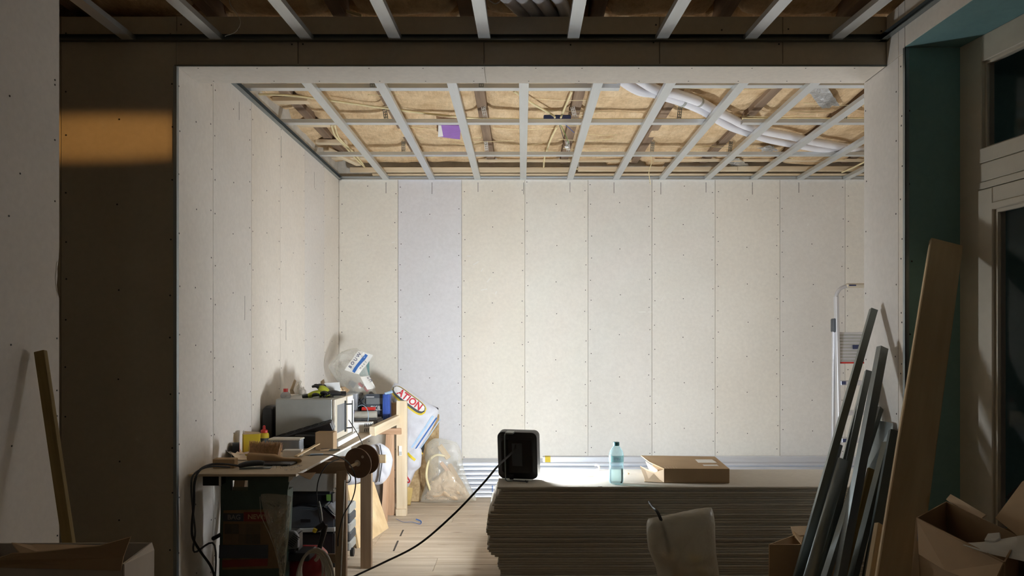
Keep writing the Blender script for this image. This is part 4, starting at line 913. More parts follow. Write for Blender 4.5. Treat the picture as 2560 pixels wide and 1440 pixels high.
cable([(868, 1180, 4.4), (876, 1192, 4.36), (874, 1204, 4.34), (866, 1206, 4.36)], 'small loop of dark cable under the spool', .003)
cable([(600, 1165, 4.1), (560, 1160, 4.02), (525, 1162, 3.97), (498, 1177, 3.90), (486, 1210, 3.87), (485, 1260, 3.87), (480, 1310, 3.88), (482, 1345, 3.9), (502, 1380, 3.95), (528, 1418, 4.0), (545, 1470, 4.0), (-1.56, 4.02, .012)], 'thick black cable hanging off the left front of the bench', .0062)
cable([(575, 1168, 4.06), (535, 1166, 4.0), (505, 1172, 3.95), (482, 1190, 3.93), (478, 1220, 3.93), (482, 1275, 3.93), (488, 1330, 3.93), (486, 1380, 3.95), (-1.60, 4.0, .35), (-1.6, 3.98, .012)], 'thinner grey cable hanging beside the thick black one', .005, 'charcoal')

# ================================================================== THINGS ON THE BENCH
def zt(px, py, z=TB): return Zp(px, py, z)
# cabinet / oven with bar handle
ov = thing('oven', 'pale grey countertop oven with bar handle in the middle of the workbench', 'oven', (-1.42, 5.05, TB+.03))
x0, x1, y0, y1, z0, z1 = -1.612, -1.222, 5.02, 5.55, TB+.035, 1.040
MB().box((x0, y0, z0), (x1-.018, y1, z1)).build('body', 'grey_paint', ov, bevel=.006)
MB().box((x0-.04, y0-.03, TB+.001), (x1+.03, y1+.04, TB+.034)).build('base_board', 'paper', ov, bevel=.002)
dr = MB().box((x1-.018, y0+.0, z0+.004), (x1, y1, z1-.004)).build('door', 'offwhite', ov, bevel=.003)
MB().box((x1, y0+.06, z0+.045), (x1+.0015, y0+.30, z1-.045)).build('door_window', 'grey', dr)
MB().box((x1, y1-.17, z0+.01), (x1+.003, y1-.01, z1-.01)).build('control_panel', 'white', dr)
for q in ((0, y0+.27), (.042, y0+.30)):
    MB().cyl((x1+.006+q[0], q[1], z0+.03), (x1+.006+q[0], q[1], z1-.03), .0062, n=12).build('handle', 'black' if q[0] == 0 else 'chrome', dr, smooth=True)
MB().box((x1+.052, y0+.293, z0+.02), (x1+.056, y0+.307, z1-.02)).build('handle', 'white', dr, bevel=.001)
for zz in (z0+.055, z1-.055): MB().cyl((x1, y0+.27, zz), (x1+.05, y0+.30, zz), .005, n=10).build('handle_mount', 'black', dr)
o = MB(T(-1.672, 5.12, TB)).loft([[(x*a, y*a, z) for x, y in ((-.034, -.08), (.034, -.08), (.04, -.06), (.04, .08), (-.034, .08))] for a, z in ((1, 0), (1, .21), (.9, .245), (.6, .262))]).build('speaker', 'black', None, bevel=.006)
tag(o, 'tall narrow black casing between oven and left wall', 'casing')
# on the oven
t_ = thing('plastic_bottle', 'small white bottle with red cap on the left of the oven', 'bottle', (-1.575, 5.1, 1.04))
MB(T(-1.575, 5.12, 1.0405)).lathe([(.03, 0), (.034, .008), (.034, .018), (.024, .034), (.013, .042)], 20).build('body', 'tub', t_, smooth=True)
MB(T(-1.575, 5.12, 1.0405)).lathe([(.0155, .040), (.0155, .062), (.0, .063)], 16).build('cap', 'red', t_, smooth=True)
cw = thing('crumpled_wrapper', 'crumpled clear plastic wrapper standing on the oven by the wall', 'wrapper', (-1.55, 5.45, 1.04))
for sd, (a, b, c) in enumerate((((731, 985), (729, 975), (738, 952)), ((741, 985), (744, 968), (752, 954)), ((750, 985), (752, 970), (748, 958)))):
    pts_ = [P(*a, 5.42+.02*sd), P(*b, 5.40), P(*c, 5.43)]; g = []
    for i, p in enumerate(pts_):
        g.append([p+V((-.016+.003*i, .01*math.sin(i*3), 0)), p+V((0, -.012, .006*i)), p+V((.014-.004*i, .008, 0))])
    MB().loft(g, False, False).build('fold', 'film' if sd else 'card_pale', cw)
MB(T(-1.555, 5.44, 1.0405)).lathe([(.022, 0), (.028, .01), (.026, .03), (.014, .042), (.011, .055)], 12).build('body', 'film', cw, smooth=True)
cb_ = thing('cardboard_box', 'small open cardboard box with white lid flap on top of the oven', 'box', (-1.33, 5.4, 1.04))
bz = 1.0405
q4 = [V((-1.408, 5.36, bz)), V((-1.268, 5.36, bz)), V((-1.262, 5.48, bz)), V((-1.402, 5.48, bz))]
for i in range(4): quad([q4[i], q4[(i+1) % 4], q4[(i+1) % 4]+V((0, 0, .055)), q4[i]+V((0, 0, .055))], .003, 'card_pale', 'side_panel', cb_)
quad([V((-1.375, 5.352, bz+.018)), V((-1.262, 5.355, bz+.016)), V((-1.268, 5.335, bz+.094)), V((-1.372, 5.332, bz+.088))], .003, 'white', 'flap', cb_)
quad([V((-1.408, 5.37, bz+.055)), V((-1.372, 5.37, bz+.06)), V((-1.385, 5.37, bz+.115)), V((-1.408, 5.37, bz+.098))], .003, 'card_pale', 'flap', cb_)
quad([V((-1.262, 5.37, bz+.055)), V((-1.262, 5.47, bz+.055)), V((-1.225, 5.46, bz+.03)), V((-1.225, 5.38, bz+.02))], .003, 'card', 'flap', cb_)
def gl_(m_, label, seed, mat1, mat2):
    t_ = thing('work_glove', label, 'glove', m_.translation, 'work gloves on the oven')
    R_ = random.Random(seed)
    pal = [(-.05, 0, .02), (-.01, .0, .026), (.035, .004, .024), (.05, .004, .02)]
    MB(m_).tube(pal, lambda t: .026+.012*math.sin(t*PI), n=14, sub=5, squash=.55).build('palm', mat1, t_, smooth=True)
    for k in range(4):
        a = -.5+k*.33; d_ = V((math.cos(a), math.sin(a), 0)); b = V((.035, -.024+k*.017, .022))
        MB(m_).tube([b-d_*.01, b+d_*.022+V((0, 0, .004)), b+d_*(.040+.006*(k in (1, 2)))+V((0, 0, -.006)), b+d_*(.048+.008*(k in (1, 2)))+V((0, 0, -.016))], lambda t: .0105-.002*t, n=9, sub=4).build('finger', mat2, t_, smooth=True)
    MB(m_).tube([(-.02, -.02, .02), (.0, -.045, .024), (.022, -.058, .016)], .0105, n=9, sub=4).build('thumb', mat2, t_, smooth=True)
    MB(m_).tube([(-.05, 0, .02), (-.062, 0, .021), (-.085, .002, .019)], lambda t: .027+.004*t, n=14, sub=4, squash=.55).build('cuff', mat2 if mat1 != mat2 else mat1, t_, smooth=True)
gl_(T(-1.385, 5.17, 1.0405, 0, -10, 12), 'yellow-palmed black work glove nearest on the oven top', 1, 'glove', 'black')
gl_(T(-1.288, 5.23, 1.0405, 0, 0, -150), 'black work glove lying right of the yellow-palmed one on the oven', 2, 'black', 'black')
gl_(T(-1.345, 5.215, 1.058, 0, -38, 150), 'yellow work glove on top of the black gloves, leaning on the white flap', 3, 'glove', 'black')

# black strip leaning in front of the oven
a, b = P(692, 1104, 4.97), P(828, 1063, 4.97)
fr0 = frame(a, b-a, (0, -.3, 1)); kb = thing('multi_socket', 'long black socket strip sloping up in front of the oven', 'socket strip', a)
MB(fr0).box((-.02, -.03, -.032), ((b-a).length+.012, .03, .032)).build('body', 'black', kb, bevel=.008)
MB(fr0).box(((b-a).length+.0125, -.026, -.028), ((b-a).length+.0145, .026, .028)).build('end_plate', 'grey', kb, bevel=.001)
for k in range(6): MB(fr0 @ T(.05+k*.055, 0, .0315)).lathe([(.02, 0), (.021, .002), (.0185, .0025), (.0175, -.006)], 18).build('socket', 'black_gloss', kb)
o = MB(T(-1.56, 4.93, TB, 0, 0, 6)).box((-.06, -.04, 0), (.16, .04, .035)).build('tool_case', 'black', None, bevel=.006); tag(o, 'low black case on the bench under the raised socket strip', 'case')
o = MB(T(-1.37, 4.96, TB, 0, 0, -4)).box((-.10, -.05, 0), (.07, .05, .10)).build('tool_pouch', 'black', None, bevel=.02, seg=3); tag(o, 'dark bulky pouch behind the tan carton', 'pouch')
o = MB(T(-1.245, 4.87, TB, 0, 0, -3)).box((-.058, -.03, 0), (.058, .05, .112)).build('carton', 'card', None, bevel=.002); tag(o, 'plain tan cube-shaped carton at the right edge of the bench', 'carton')
# assorted box with white lid
ab = thing('anchor_box', 'small clear-sided plastic box with white lid, full of fixings', 'box', (-1.47, 4.78, TB))
am = T(-1.465, 4.78, TB+.001, 0, 0, -2)
MB(am).box((-.095, -.04, 0), (.095, .04, .075), top=-.0).build('tub', 'tub', ab, bevel=.004)
MB(am).box((-.10, -.045, .074), (.10, .045, .084)).build('lid', 'paper', ab, bevel=.003)
for k in range(9): MB(am).box((-.088+k*.0197, -.037, .004), (-.072+k*.0197, .03, .05+.015*((k*7) % 3)/2)).build('filling', ['grey', 'card', 'darkgrey', 'red', 'grey', 'offwhite', 'blue', 'charcoal', 'grey'][k], ab)
o = MB(T(-1.372, 4.60, TB+.0005, 0, 0, 4)).box((-.055, -.03, 0), (.055, .03, .036)).build('carton', 'paper', None, bevel=.001); tag(o, 'low white carton behind the brush handle', 'carton')
yb = thing('yellow_box', 'upright yellow carton with flap up at the left of the bench', 'box', (-1.63, 4.63, TB))
ym = T(-1.632, 4.63, TB+.0005, 0, 0, 26)
MB(ym).box((-.048, -.03, 0), (.048, .03, .128)).build('carton', 'yellow', yb, bevel=.0015)
quad([ym @ V(v) for v in ((-.050, -.031, .129), (.050, -.031, .129), (.050, .031, .131), (-.046, .031, .142))], .002, 'card_pale', 'flap', yb)
quad([ym @ V(v) for v in ((-.05, .0, .129), (-.03, .0, .129), (-.045, .0, .152))], .002, 'paper', 'flap', yb)
MB(ym).box((.0481, -.024, .025), (.0486, .024, .11)).build('print', 'yellowdeep', yb)
o = thing('tape_roll', 'dark roll with a red rim half behind the yellow carton', 'tape', (-1.69, 4.56, TB)); rm = T(-1.688, 4.53, TB+.045, 0, 90, 20)
MB(rm).lathe([(.044, -.02), (.044, .02), (.028, .02), (.028, -.02), (.044, -.02)], 24).build('roll', 'black', o, smooth=True)
MB(rm).lathe([(.044, .0202), (.038, .0215), (.038, .0202)], 24).build('rim', 'red', o)
gb = thing('glue_bottle', 'yellow glue bottle with red nozzle behind the yellow carton', 'bottle', (-1.645, 4.93, TB)); gm = T(-1.645, 4.90, TB+.0005)
MB(gm).lathe([(.027, 0), (.03, .004), (.03, .09), (.026, .10), (.016, .105)], 20).build('body', 'yellow', gb, smooth=True)
MB(gm).lathe([(.0305, .02), (.0305, .07)], 20).build('label', 'charcoal', gb)
MB(gm).lathe([(.022, .103), (.022, .118), (.010, .126), (.008, .145), (.004, .15)], 16).build('nozzle', 'red', gb, smooth=True)
# hand brush
br = thing('hand_brush', 'wooden hand brush with brown bristles at the front of the bench', 'brush', (-1.45, 4.33, TB))
bm_ = frame(P(620, 1144, 4.36), P(762, 1152, 4.30)-P(620, 1144, 4.36), (0, -.25, 1))
Lb = .19
rg_ = []
for t_x, hh_, w__ in ((-.002, .014, .02), (.004, .028, .026), (.03, .031, .028), (.165, .028, .028), (.195, .018, .026), (.215, .012, .016), (.24, .0115, .014), (.28, .013, .015), (.31, .014, .016), (.322, .010, .012), (.326, .003, .005)):
    rg_.append([(t_x, w__*.55*math.copysign(abs(math.cos(a))**.6, math.cos(a)), hh_*math.copysign(abs(math.sin(a))**.6, math.sin(a))) for a in [2*PI*k/16 for k in range(16)]])
MB(bm_).loft(rg_).build('handle', 'brushwood', br, smooth=True)
bs_ = MB(bm_); R = random.Random(2)
for i in range(44):
    for j in range(6):
        for q in range(3):
            bx_ = .004+i*.0040+R.uniform(-.002, .002); by_ = .012+j*.001; bz_ = -.012+j*.008
            tip = (bx_+R.uniform(-.008, .008)+(bx_-.09)*.14, by_+.03+R.uniform(-.004, .006), bz_+.056+R.uniform(-.006, .004))
            bs_.cyl((bx_, by_, bz_), tip, .0013, .0008, n=3, cap=False)
o = bs_.build('bristles', 'bristle', br); o['kind'] = 'stuff'
# papers
for k, (px, py, rz, w_, d_, mt, lb) in enumerate(((590, 1146, 14, .15, .10, 'paper', 'curled white paper sheet sticking out left of the hand brush'), (612, 1150, -8, .14, .11, 'card_pale', 'beige paper sheet lying under the curled white one'))):
    p = zt(px, py); g = []
    for i in range(9):
        u = i/8-.5; lift = .002+k*.0+.05*max(0, -u-.15)**1.5*4+(.02 if k == 0 else .004)*abs(u)
        g.append([V((u*w_, -d_/2, lift+.016*(1-k))), V((u*w_, 0, lift*.7+.016*(1-k))), V((u*w_, d_/2, lift*1.1+.016*(1-k)))])
    o = MB(T(p.x, p.y+.03, TB+.001, 0, 0, rz)).loft(g+[[v+V((0, 0, .0008)) for v in r] for r in g[::-1]], False, False).build('paper_sheet', mt, None, smooth=True); tag(o, lb, 'paper')
p = zt(558, 1171); o = MB(T(p.x, p.y+.03, TB, 0, 0, 2)).box((-.058, -.03, 0), (.058, .03, .05)).build('sanding_block', 'card', None, bevel=.003); tag(o, 'beige rectangular sanding block at the left front of the bench', 'block')
p = zt(625, 1171); tr_ = thing('trowel', 'dark trowel with worn wooden handle lying before the hand brush', 'trowel', p); tm = T(p.x, p.y+.01, TB+.001, 0, 0, 8)
MB(tm).box((-.05, -.045, 0), (.11, .03, .003)).build('blade', 'galv_dark', tr_, bevel=.001)
MB(tm).tube([(-.06, 0, .012), (-.02, 0, .022), (.04, 0, .026), (.07, 0, .024)], lambda t: .012+.004*math.sin(t*PI), n=10).build('handle', 'charcoal', tr_, smooth=True)
p = zt(680, 1163); o = MB(T(p.x, p.y+.02, TB+.001, 0, 0, -6)).box((-.10, -.05, 0), (.12, .05, .012)).build('black_pad', 'black', None, bevel=.004); tag(o, 'flat black pad under the hand brush', 'pad')
sg = thing('loose_screws', 'scatter of small shiny screws at the front of the bench', 'screws', zt(715, 1172), kind='stuff')
s = MB(); R = random.Random(9)
for i in range(26):
    p = zt(R.uniform(675, 758), R.uniform(1164, 1176)); a = R.uniform(0, PI); d_ = V((math.cos(a), math.sin(a), 0))*.014; p.z = TB+.003
    s.cyl(p-d_, p+d_, .0016, .0008, n=5); s.cyl(p-d_*1.05, p-d_*.95, .0034, n=6)
o = s.build('screws', 'chrome', sg); o['kind'] = 'stuff'
o = plank('wooden_stick', zt(740, 1146)+V((0, 0, .012)), zt(805, 1122)+V((0, 0, .045)), .022, .008, 'pine', None); tag(o, 'flat wooden stick slanting behind the brush grip', 'stick')
p = zt(788, 1137); o = MB(T(p.x, p.y, TB+.0005, 0, 0, 10)).box((-.03, -.04, 0), (.045, .03, .003)).build('plastic_card', 'paleblue', None, bevel=.0005); tag(o, 'pale glassy card lying under the wooden stick', 'card')
p = zt(822, 1128); pl_ = thing('pliers', 'black pliers lying on the bench before the tan carton', 'pliers', p); pm = T(p.x, p.y, TB+.008, 0, 0, 4)
MB(pm).tube([(-.05, .012, 0), (-.02, .014, .002), (.01, .004, .002)], .006, n=8).build('handle', 'black', pl_, smooth=True)
MB(pm).tube([(-.05, -.02, 0), (-.02, -.014, .002), (.01, -.004, .002)], .006, n=8).build('handle', 'card', pl_, smooth=True)
MB(pm).loft([[(x, -w_, -.004), (x, w_, -.004), (x, w_, .005), (x, -w_, .005)] for x, w_ in ((.0, .012), (.02, .012), (.06, .004), (.072, .002))]).build('jaws', 'galv_dark', pl_, bevel=.001)
# paper scraps hanging under the front edge
p = P(762, 1186, 3.95)
o = quad(pq([(742, 1183, 3.955), (790, 1181, 3.955), (776, 1199, 3.93), (764, 1196, 3.94)]), .001, 'card_pale', 'paper_scrap', None); tag(o, 'beige paper scrap drooping over the front right bench corner', 'paper')
o = quad(pq([(722, 1191, 4.0), (734, 1189, 4.0), (732, 1198, 3.99), (721, 1206, 3.99)]), .001, 'white', 'paper_scrap', None); tag(o, 'white paper scrap under the front right bench corner', 'paper')

# ---- far end of the bench
sb_ = thing('striped_box', 'white carton with black stripes right of the oven', 'box', (-1.21, 5.85, TB)); sm = T(-1.205, 5.84, TB+.0005, 0, 0, 4)
MB(sm).box((-.078, -.03, 0), (.068, .05, .075)).build('carton', 'white', sb_, bevel=.002)
for k in range(5):
    for hz in (.004, .042): MB(sm).add([(.008+k*.013, -.0305, hz), (.014+k*.013, -.0305, hz), (.020+k*.013, -.0305, hz+.028), (.014+k*.013, -.0305, hz+.028)], [(0, 1, 2, 3)]).build('stripe', 'charcoal', sb_)
MB(sm).add([(-.05, -.0305, .03), (-.03, -.0305, .03), (-.03, -.0305, .032), (-.05, -.0305, .032)], [(0, 1, 2, 3)]).build('print', 'charcoal', sb_)
o = MB(T(-1.135, 5.95, TB+.0005, 0, 0, 20)).box((-.035, -.03, 0), (.04, .03, .028)).build('purple_packet', 'purple', None, bevel=.006); tag(o, 'small purple packet beside the striped carton', 'packet')
for k, (a, b, mt, lb) in enumerate((((938, 1070), (1000, 1043), 'pine_pale', 'thin pale stick along the bench edge beyond the purple packet'), ((945, 1074), (985, 1060), 'paper', 'short white plastic strip nearest on the bench edge'), ((930, 1066), (962, 1048), 'white', 'white plastic strip sloping beside the purple packet'))):
    o = plank('thin_strip', zt(*a)+V((0, 0, .006+.002*k)), zt(*b)+V((0, 0, .006+.004*k)), .008, .005, mt, None, bevel=0); tag(o, lb, 'strip')
o = MB(T(-1.34, 6.20, TB+.0005, 0, 0, -4)).box((-.15, -.10, 0), (.20, .10, .075)).build('tool_case', 'grey', None, bevel=.014, seg=2); tag(o, 'flat grey tool case right of the oven door at the back', 'case')
o = MB().cyl((-1.33, 6.10, TB+.105), (-1.155, 6.12, TB+.108), .028, n=20).build('grey_roll', 'hose', None, smooth=True, bevel=0); tag(o, 'grey roll lying on the grey tool case', 'roll')
jr = thing('jar', 'round clear jar with blue lid right beside the oven handle', 'jar', (-1.35, 6.02, TB+.078)); jm_ = T(-1.365, 6.02, TB+.076)
MB(jm_).lathe([(.035, 0), (.047, .012), (.05, .035), (.046, .05)], 24).build('body', 'tub', jr, smooth=True)
MB(jm_).lathe([(.048, .048), (.05, .052), (.05, .066), (.0, .068)], 24).build('lid', 'blue', jr, smooth=True)
MB(jm_).lathe([(.016, .066), (.016, .088), (.0, .09)], 12).build('knob', 'navy', jr)
o = MB(T(-1.385, 6.22, TB+.077, 0, 0, 3)).box((-.06, -.05, 0), (.055, .05, .19), top=.004).build('clear_tub', 'tub', None, bevel=.006); tag(o, 'tall clear grey tub behind the blue-lidded jar', 'tub')
o = MB(T(-1.235, 6.2, TB+.076, 0, 0, 2)).box((-.055, -.03, 0), (.05, .03, .026)).build('red_block', 'red', None, bevel=.003); o.location.z += .058; tag(o, 'flat dusty red block on the grey roll', 'block')
dc = thing('drill_case', 'dark grey power tool case with white lettering at the far bench end', 'case', (-1.22, 6.42, TB)); dm = T(-1.215, 6.42, TB, -6, 0, 0)
MB(dm).box((-.10, -.03, .0), (.105, .06, .25)).build('shell', 'darkgrey', dc, bevel=.012, seg=2)
MB(dm).box((-.085, -.034, .165), (.07, -.030, .215)).build('label', 'grey', dc)
MB(dm).box((-.085, -.035, .222), (-.02, -.030, .227)).build('label', 'white', dc)
vs, fs = text_data('SKIL', .052, .0, .0008); MB(dm @ T(0, -.0355, .130) @ Matrix.Rotation(PI/2, 4, 'X')).add([tuple(v) for v in vs], fs).build('lettering', 'white', dc)
bc = thing('blue_case', 'blue plastic case with pale knob beside the dark tool case', 'case', (-1.10, 6.4, TB)); b_m = T(-1.125, 6.40, TB, 0, 0, 0)
MB(b_m).box((-.028, -.05, 0), (.03, .05, .262)).build('shell', 'blue', bc, bevel=.012, seg=2)
MB(b_m).cyl((-.01, -.03, .255), (.05, -.03, .275), .012, n=12).build('knob', 'paleblue', bc, smooth=True)
for k in range(3): MB(b_m).box((-.026+.018*k, -.053, .04), (-.018+.018*k, -.049, .22)).build('rib', 'blue', bc)
o = MB(T(-1.03, 6.52, TB, 0, 0, 5)).box((-.06, -.03, 0), (.05, .04, .17)).build('carton', 'card', None, bevel=.002); o.location.x -= .03; tag(o, 'brown carton behind the post at the far end of the bench', 'carton')
o = MB().tube([(-1.31, 6.14, TB+.17), (-1.27, 6.10, TB+.185), (-1.225, 6.06, TB+.16), (-1.20, 6.0, TB+.11), (-1.19, 5.92, TB+.06)], .003, n=6).build('thin_hose', 'paleblue', None, smooth=True); tag(o, 'thin pale curved hose arching from the jar to the striped carton', 'hose')
bb = thing('black_bundle', 'crumpled black cable bundle between tub and dark tool case', 'cable bundle', (-1.31, 6.3, TB+.1)); R = random.Random(12)
for k in range(7):
    c_ = V((-1.315, 6.28, TB+.19)); MB().tube([c_+V((R.uniform(-.05, .05), R.uniform(-.05, .03), R.uniform(-.10, .07))) for _ in range(5)], .006, n=6).build('loop', ['black', 'charcoal'][k % 2], bb, smooth=True)
o = MB(T(-1.42, 6.62, TB, 0, 0, 3)).box((-.2, -.1, 0), (.2, .12, .16)).build('tool_case', 'darkgrey', None, bevel=.012); tag(o, 'dark case carrying the big clear sack in the corner', 'case')
o = MB(T((914-VX)/F*7.17, 7.17, P(0, 935, 7.17).z, 3)).box((-.055, -.006, -.02), (.035, .006, .15)).build('board_offcut', 'teal', None, bevel=.001); o.location.z -= .0; tag(o, 'green board offcut standing behind the printed clear sack', 'board')

# big clear printed sack in the corner
out = [(846, 885), (826, 905), (820, 918), (840, 950), (862, 975), (880, 997), (905, 1006), (930, 1006), (945, 992), (934, 968), (925, 948), (918, 925), (912, 900), (905, 880), (890, 870), (868, 874)]
cs, pw, mc = bagthing('plastic_sack', 'clear plastic sack printed BOUW with blue band, in the corner of the bench', 'sack', out, 6.60, .10, 'film', seed=3, crumple=.03, cf=8, base=.895)
def lw(px, py, Y, m_): p = m_.inverted() @ P(px, py, Y); return (p.x, p.z)
sc = 6.5/F
ang = math.radians(57)
pw.patch(lw(900, 906, 6.60, mc), ang, 58*sc, 36*sc, off=.006, skew=-10*sc).build('print_field', 'paper', cs)
pw.patch(lw(903, 908, 6.60, mc), ang, 52*sc, 7.5*sc, off=.009).build('print_band', 'blueprint', cs)
pw.text('B O U W', 11*sc, lw(892, 901, 6.60, mc), ang, .010, .0005).build('lettering', 'navy', cs)
pw.text('M A A T', 6*sc, lw(911, 913, 6.60, mc), ang, .010).build('lettering', 'charcoal', cs)
pw.patch(lw(923, 956, 6.60, mc), math.radians(-62), 36*sc, 17*sc, off=.006, skew=6*sc).build('print_field', 'paper', cs)
pw.text('B M', 9*sc, lw(926, 948, 6.60, mc), math.radians(-62), .010).build('lettering', 'navy', cs)
for a in ((902, 962, .05, .025, 40, 'redprint'), (916, 972, .05, .03, 50, 'redprint'), (890, 985, .12, .04, 10, 'charcoal'), (915, 992, .13, .04, -5, 'grey'), (880, 960, .06, .05, 30, 'grey'), (930, 985, .05, .03, 30, 'charcoal')):
    chunk(cs, a[0], a[1], 6.60, *a[2:5], a[5], name='contents', d_=.03)

# ---- white insulation sack with printed band, boards behind
out = [(986, 957), (972, 985), (985, 1010), (1000, 1040), (1010, 1090), (1006, 1140), (1012, 1176), (1034, 1150), (1052, 1122), (1070, 1090), (1090, 1052), (1096, 1028), (1090, 1019), (1060, 1003), (1035, 985), (1008, 966)]
ws, pw, mw = bagthing('insulation_sack', 'white insulation sack with red lettering slumped at the bench end', 'sack', out, 6.62, .075, 'sackwhite', seed=6, crumple=.02, cf=7, back=.6)
sc = 6.52/F; ang = math.radians(-37)
pw.patch(lw(1024, 1000, 6.62, mw), ang, 104*sc, 31*sc, off=.004, rnd=6, nx=34, nz=12).build('print_border', 'yellow', ws)
pw.patch(lw(1024, 998, 6.62, mw), ang, 100*sc, 26*sc, off=.0075, rnd=6, nx=34, nz=12).build('print_border', 'charcoal', ws)
pw.patch(lw(1025, 996, 6.62, mw), ang, 96*sc, 19*sc, off=.011, rnd=6, nx=34, nz=12).build('print_field', 'white', ws)
pw.text('ATION', 23*sc, lw(1027, 998, 6.62, mw), ang, .017, .0022, shear=0).build('lettering', 'redprint', ws)
for k, w__ in enumerate((5, 3, 2)):
    pw.patch(lw(1062+k*8-4, 1088+k*5-10, 6.62, mw), math.radians(56), 96*sc, w__*sc, nx=16, nz=1, off=.006).build('print_stripe', ['paleblue', 'blueprint', 'paleblue'][k], ws)
def boardpx(name, pts, th, mat, label, cat): o = quad(pq(pts), th, mat, name, None, bevel=.001); return tag(o, label, cat)
boardpx('chipboard_offcut', [(1050, 1254, 6.86), (1094, 1254, 6.86), (1098, 1036, 7.10), (1072, 1036, 7.10), (1050, 1100, 7.03)], .018, 'osb', 'tall brown chipboard strip standing behind the white sack', 'board')
boardpx('chipboard_offcut', [(1000, 1254, 6.80), (1048, 1254, 6.80), (1053, 1160, 6.92), (1000, 1160, 6.92)], .018, 'osb', 'low speckled chipboard offcut on the floor beside the clear waste sack', 'board')
boardpx('foam_piece', [(1000, 1264, 6.62), (1026, 1262, 6.62), (1032, 1222, 6.70), (1004, 1216, 6.70)], .03, 'foam', 'small yellowish foam piece on the floor behind the post', 'foam')
ts = thing('hand_saw', 'saw with yellow and black grip between sack and chipboard', 'saw', P(1055, 1145, 6.75))
MB().loft([[P(1064, 1090, 6.74), P(1060, 1092, 6.74), P(1047, 1120, 6.74), P(1054, 1142, 6.74), P(1060, 1125, 6.74)], [P(1064, 1090, 6.77), P(1060, 1092, 6.77), P(1047, 1120, 6.77), P(1054, 1142, 6.77), P(1060, 1125, 6.77)]]).build('grip', 'black', ts, bevel=.003)
MB().tube([P(1051, 1112, 6.725), P(1050, 1124, 6.725), P(1055, 1136, 6.725)], .010, n=10).build('grip_inlay', 'yellowdeep', ts, smooth=True)
MB().loft([[P(1061, 1095, 6.752), P(1064, 1095, 6.752), P(1068, 1060, 6.79), P(1066, 1060, 6.79)], [P(1061, 1095, 6.755), P(1064, 1095, 6.755), P(1068, 1060, 6.793), P(1066, 1060, 6.793)]]).build('blade', 'galv', ts)
tm_ = thing('tape_measure', 'small black tape measure with yellow spot on the tall chipboard', 'tape measure', P(1089, 1036, 7.09))
MB(Matrix.Translation(P(1089, 1027, 7.09)) @ Matrix.Rotation(math.radians(14), 4, 'Y')).box((-.021, -.02, -.032), (.021, .02, .032)).build('case', 'black', tm_, bevel=.008)
MB(Matrix.Translation(P(1090, 1028, 7.069))).cyl((0, 0, 0), (0, -.003, 0), .011, n=14).build('badge', 'yellowdeep', tm_)
# clear sack of offcuts
out = [(1050, 1255), (1060, 1222), (1068, 1180), (1062, 1145), (1066, 1112), (1085, 1096), (1112, 1098), (1141, 1106), (1152, 1128), (1158, 1165), (1168, 1200), (1186, 1235), (1190, 1252), (1150, 1256), (1100, 1257)]
ks, pw, mk = bagthing('waste_sack', 'big clear plastic sack of wood offcuts on the floor before the studs', 'sack', out, 6.74, .13, 'film_clear', seed=9, crumple=.045, cf=5, back=.4)
for a in ((1110, 1130, .14, .05, 55, 'pine'), (1122, 1180, .22, .035, 50, 'pine_pink'), (1092, 1212, .12, .04, 22, 'pine'), (1140, 1190, .24, .04, 60, 'card'), (1150, 1235, .14, .05, 10, 'card_pale'), (1110, 1228, .10, .05, -10, 'grey'), (1080, 1240, .1, .05, 15, 'card'), (1128, 1244, .16, .04, 0, 'card')):
    chunk(ks, a[0], a[1], 6.72, a[2], a[3], a[4], a[5], name='offcut', d_=.02)
fl2 = [(1066, 1250), (1070, 1215), (1090, 1195), (1120, 1170), (1150, 1195), (1168, 1225), (1178, 1248), (1120, 1252)]
pw2 = Pillow(OL(fl2, mk, 6.74), .09, mk, .05, 14, 31, .3); pw2.mb().build('contents', 'card_pale', ks)
MB().tube([P(1075, 1225, 6.66), P(1066, 1190, 6.65), P(1072, 1155, 6.65), P(1090, 1138, 6.65), P(1112, 1140, 6.66)], .010, n=8).build('foam_strip', 'conduit', ks, smooth=True)

# ================================================================== UNDER THE BENCH
# pale sacks at the back
for nm, lb, out, Y, d_, mt, sd in (
    ('cement_sack', 'fat white sack under the far half of the workbench', [(915, 1120), (920, 1190), (938, 1212), (958, 1208), (975, 1185), (982, 1150), (972, 1122), (950, 1108)], 6.0, .05, 'sackwhite', 21),
    ('cement_sack', 'grey sack slumped beneath the white one near the plywood', [(925, 1205), (950, 1255), (962, 1290), (972, 1270), (985, 1235), (988, 1195), (960, 1185)], 6.45, .06, 'cloth', 22),
    ('rolled_sack', 'white sack with red strap folded below the printed insulation sack', [(1008, 1150), (1002, 1195), (1006, 1228), (1022, 1215), (1038, 1180), (1052, 1165), (1054, 1125), (1040, 1112), (1020, 1125)], 6.60, .06, 'sackwhite', 23),
    ('cement_sack', 'dusty white sack behind the spool under the bench', [(862, 1196), (868, 1218), (900, 1205), (928, 1180), (930, 1140), (905, 1130), (880, 1150)], 5.9, .07, 'sackwhite', 24)):
    t_, pw, m_ = bagthing(nm, lb, 'sack', out, Y, d_, mt, seed=sd, crumple=.02, cf=9, part='body')
    if 'fat white' in lb: MB().tube([P(950, 1112, 5.94), P(955, 1150, 5.93), P(948, 1204, 5.94)], .012, n=8, squash=.4).build('strap', 'charcoal', t_, smooth=True)
    if nm == 'rolled_sack': MB().tube([P(1010, 1160, 6.50), P(1014, 1185, 6.49), P(1024, 1204, 6.5), P(1008, 1206, 6.50)], .007, n=6).build('strap', 'redprint', t_, smooth=True); pw.patch(lw(1030, 1140, 6.6, m_), math.radians(-40), .09, .02, off=.006).build('print', 'yellow', t_)
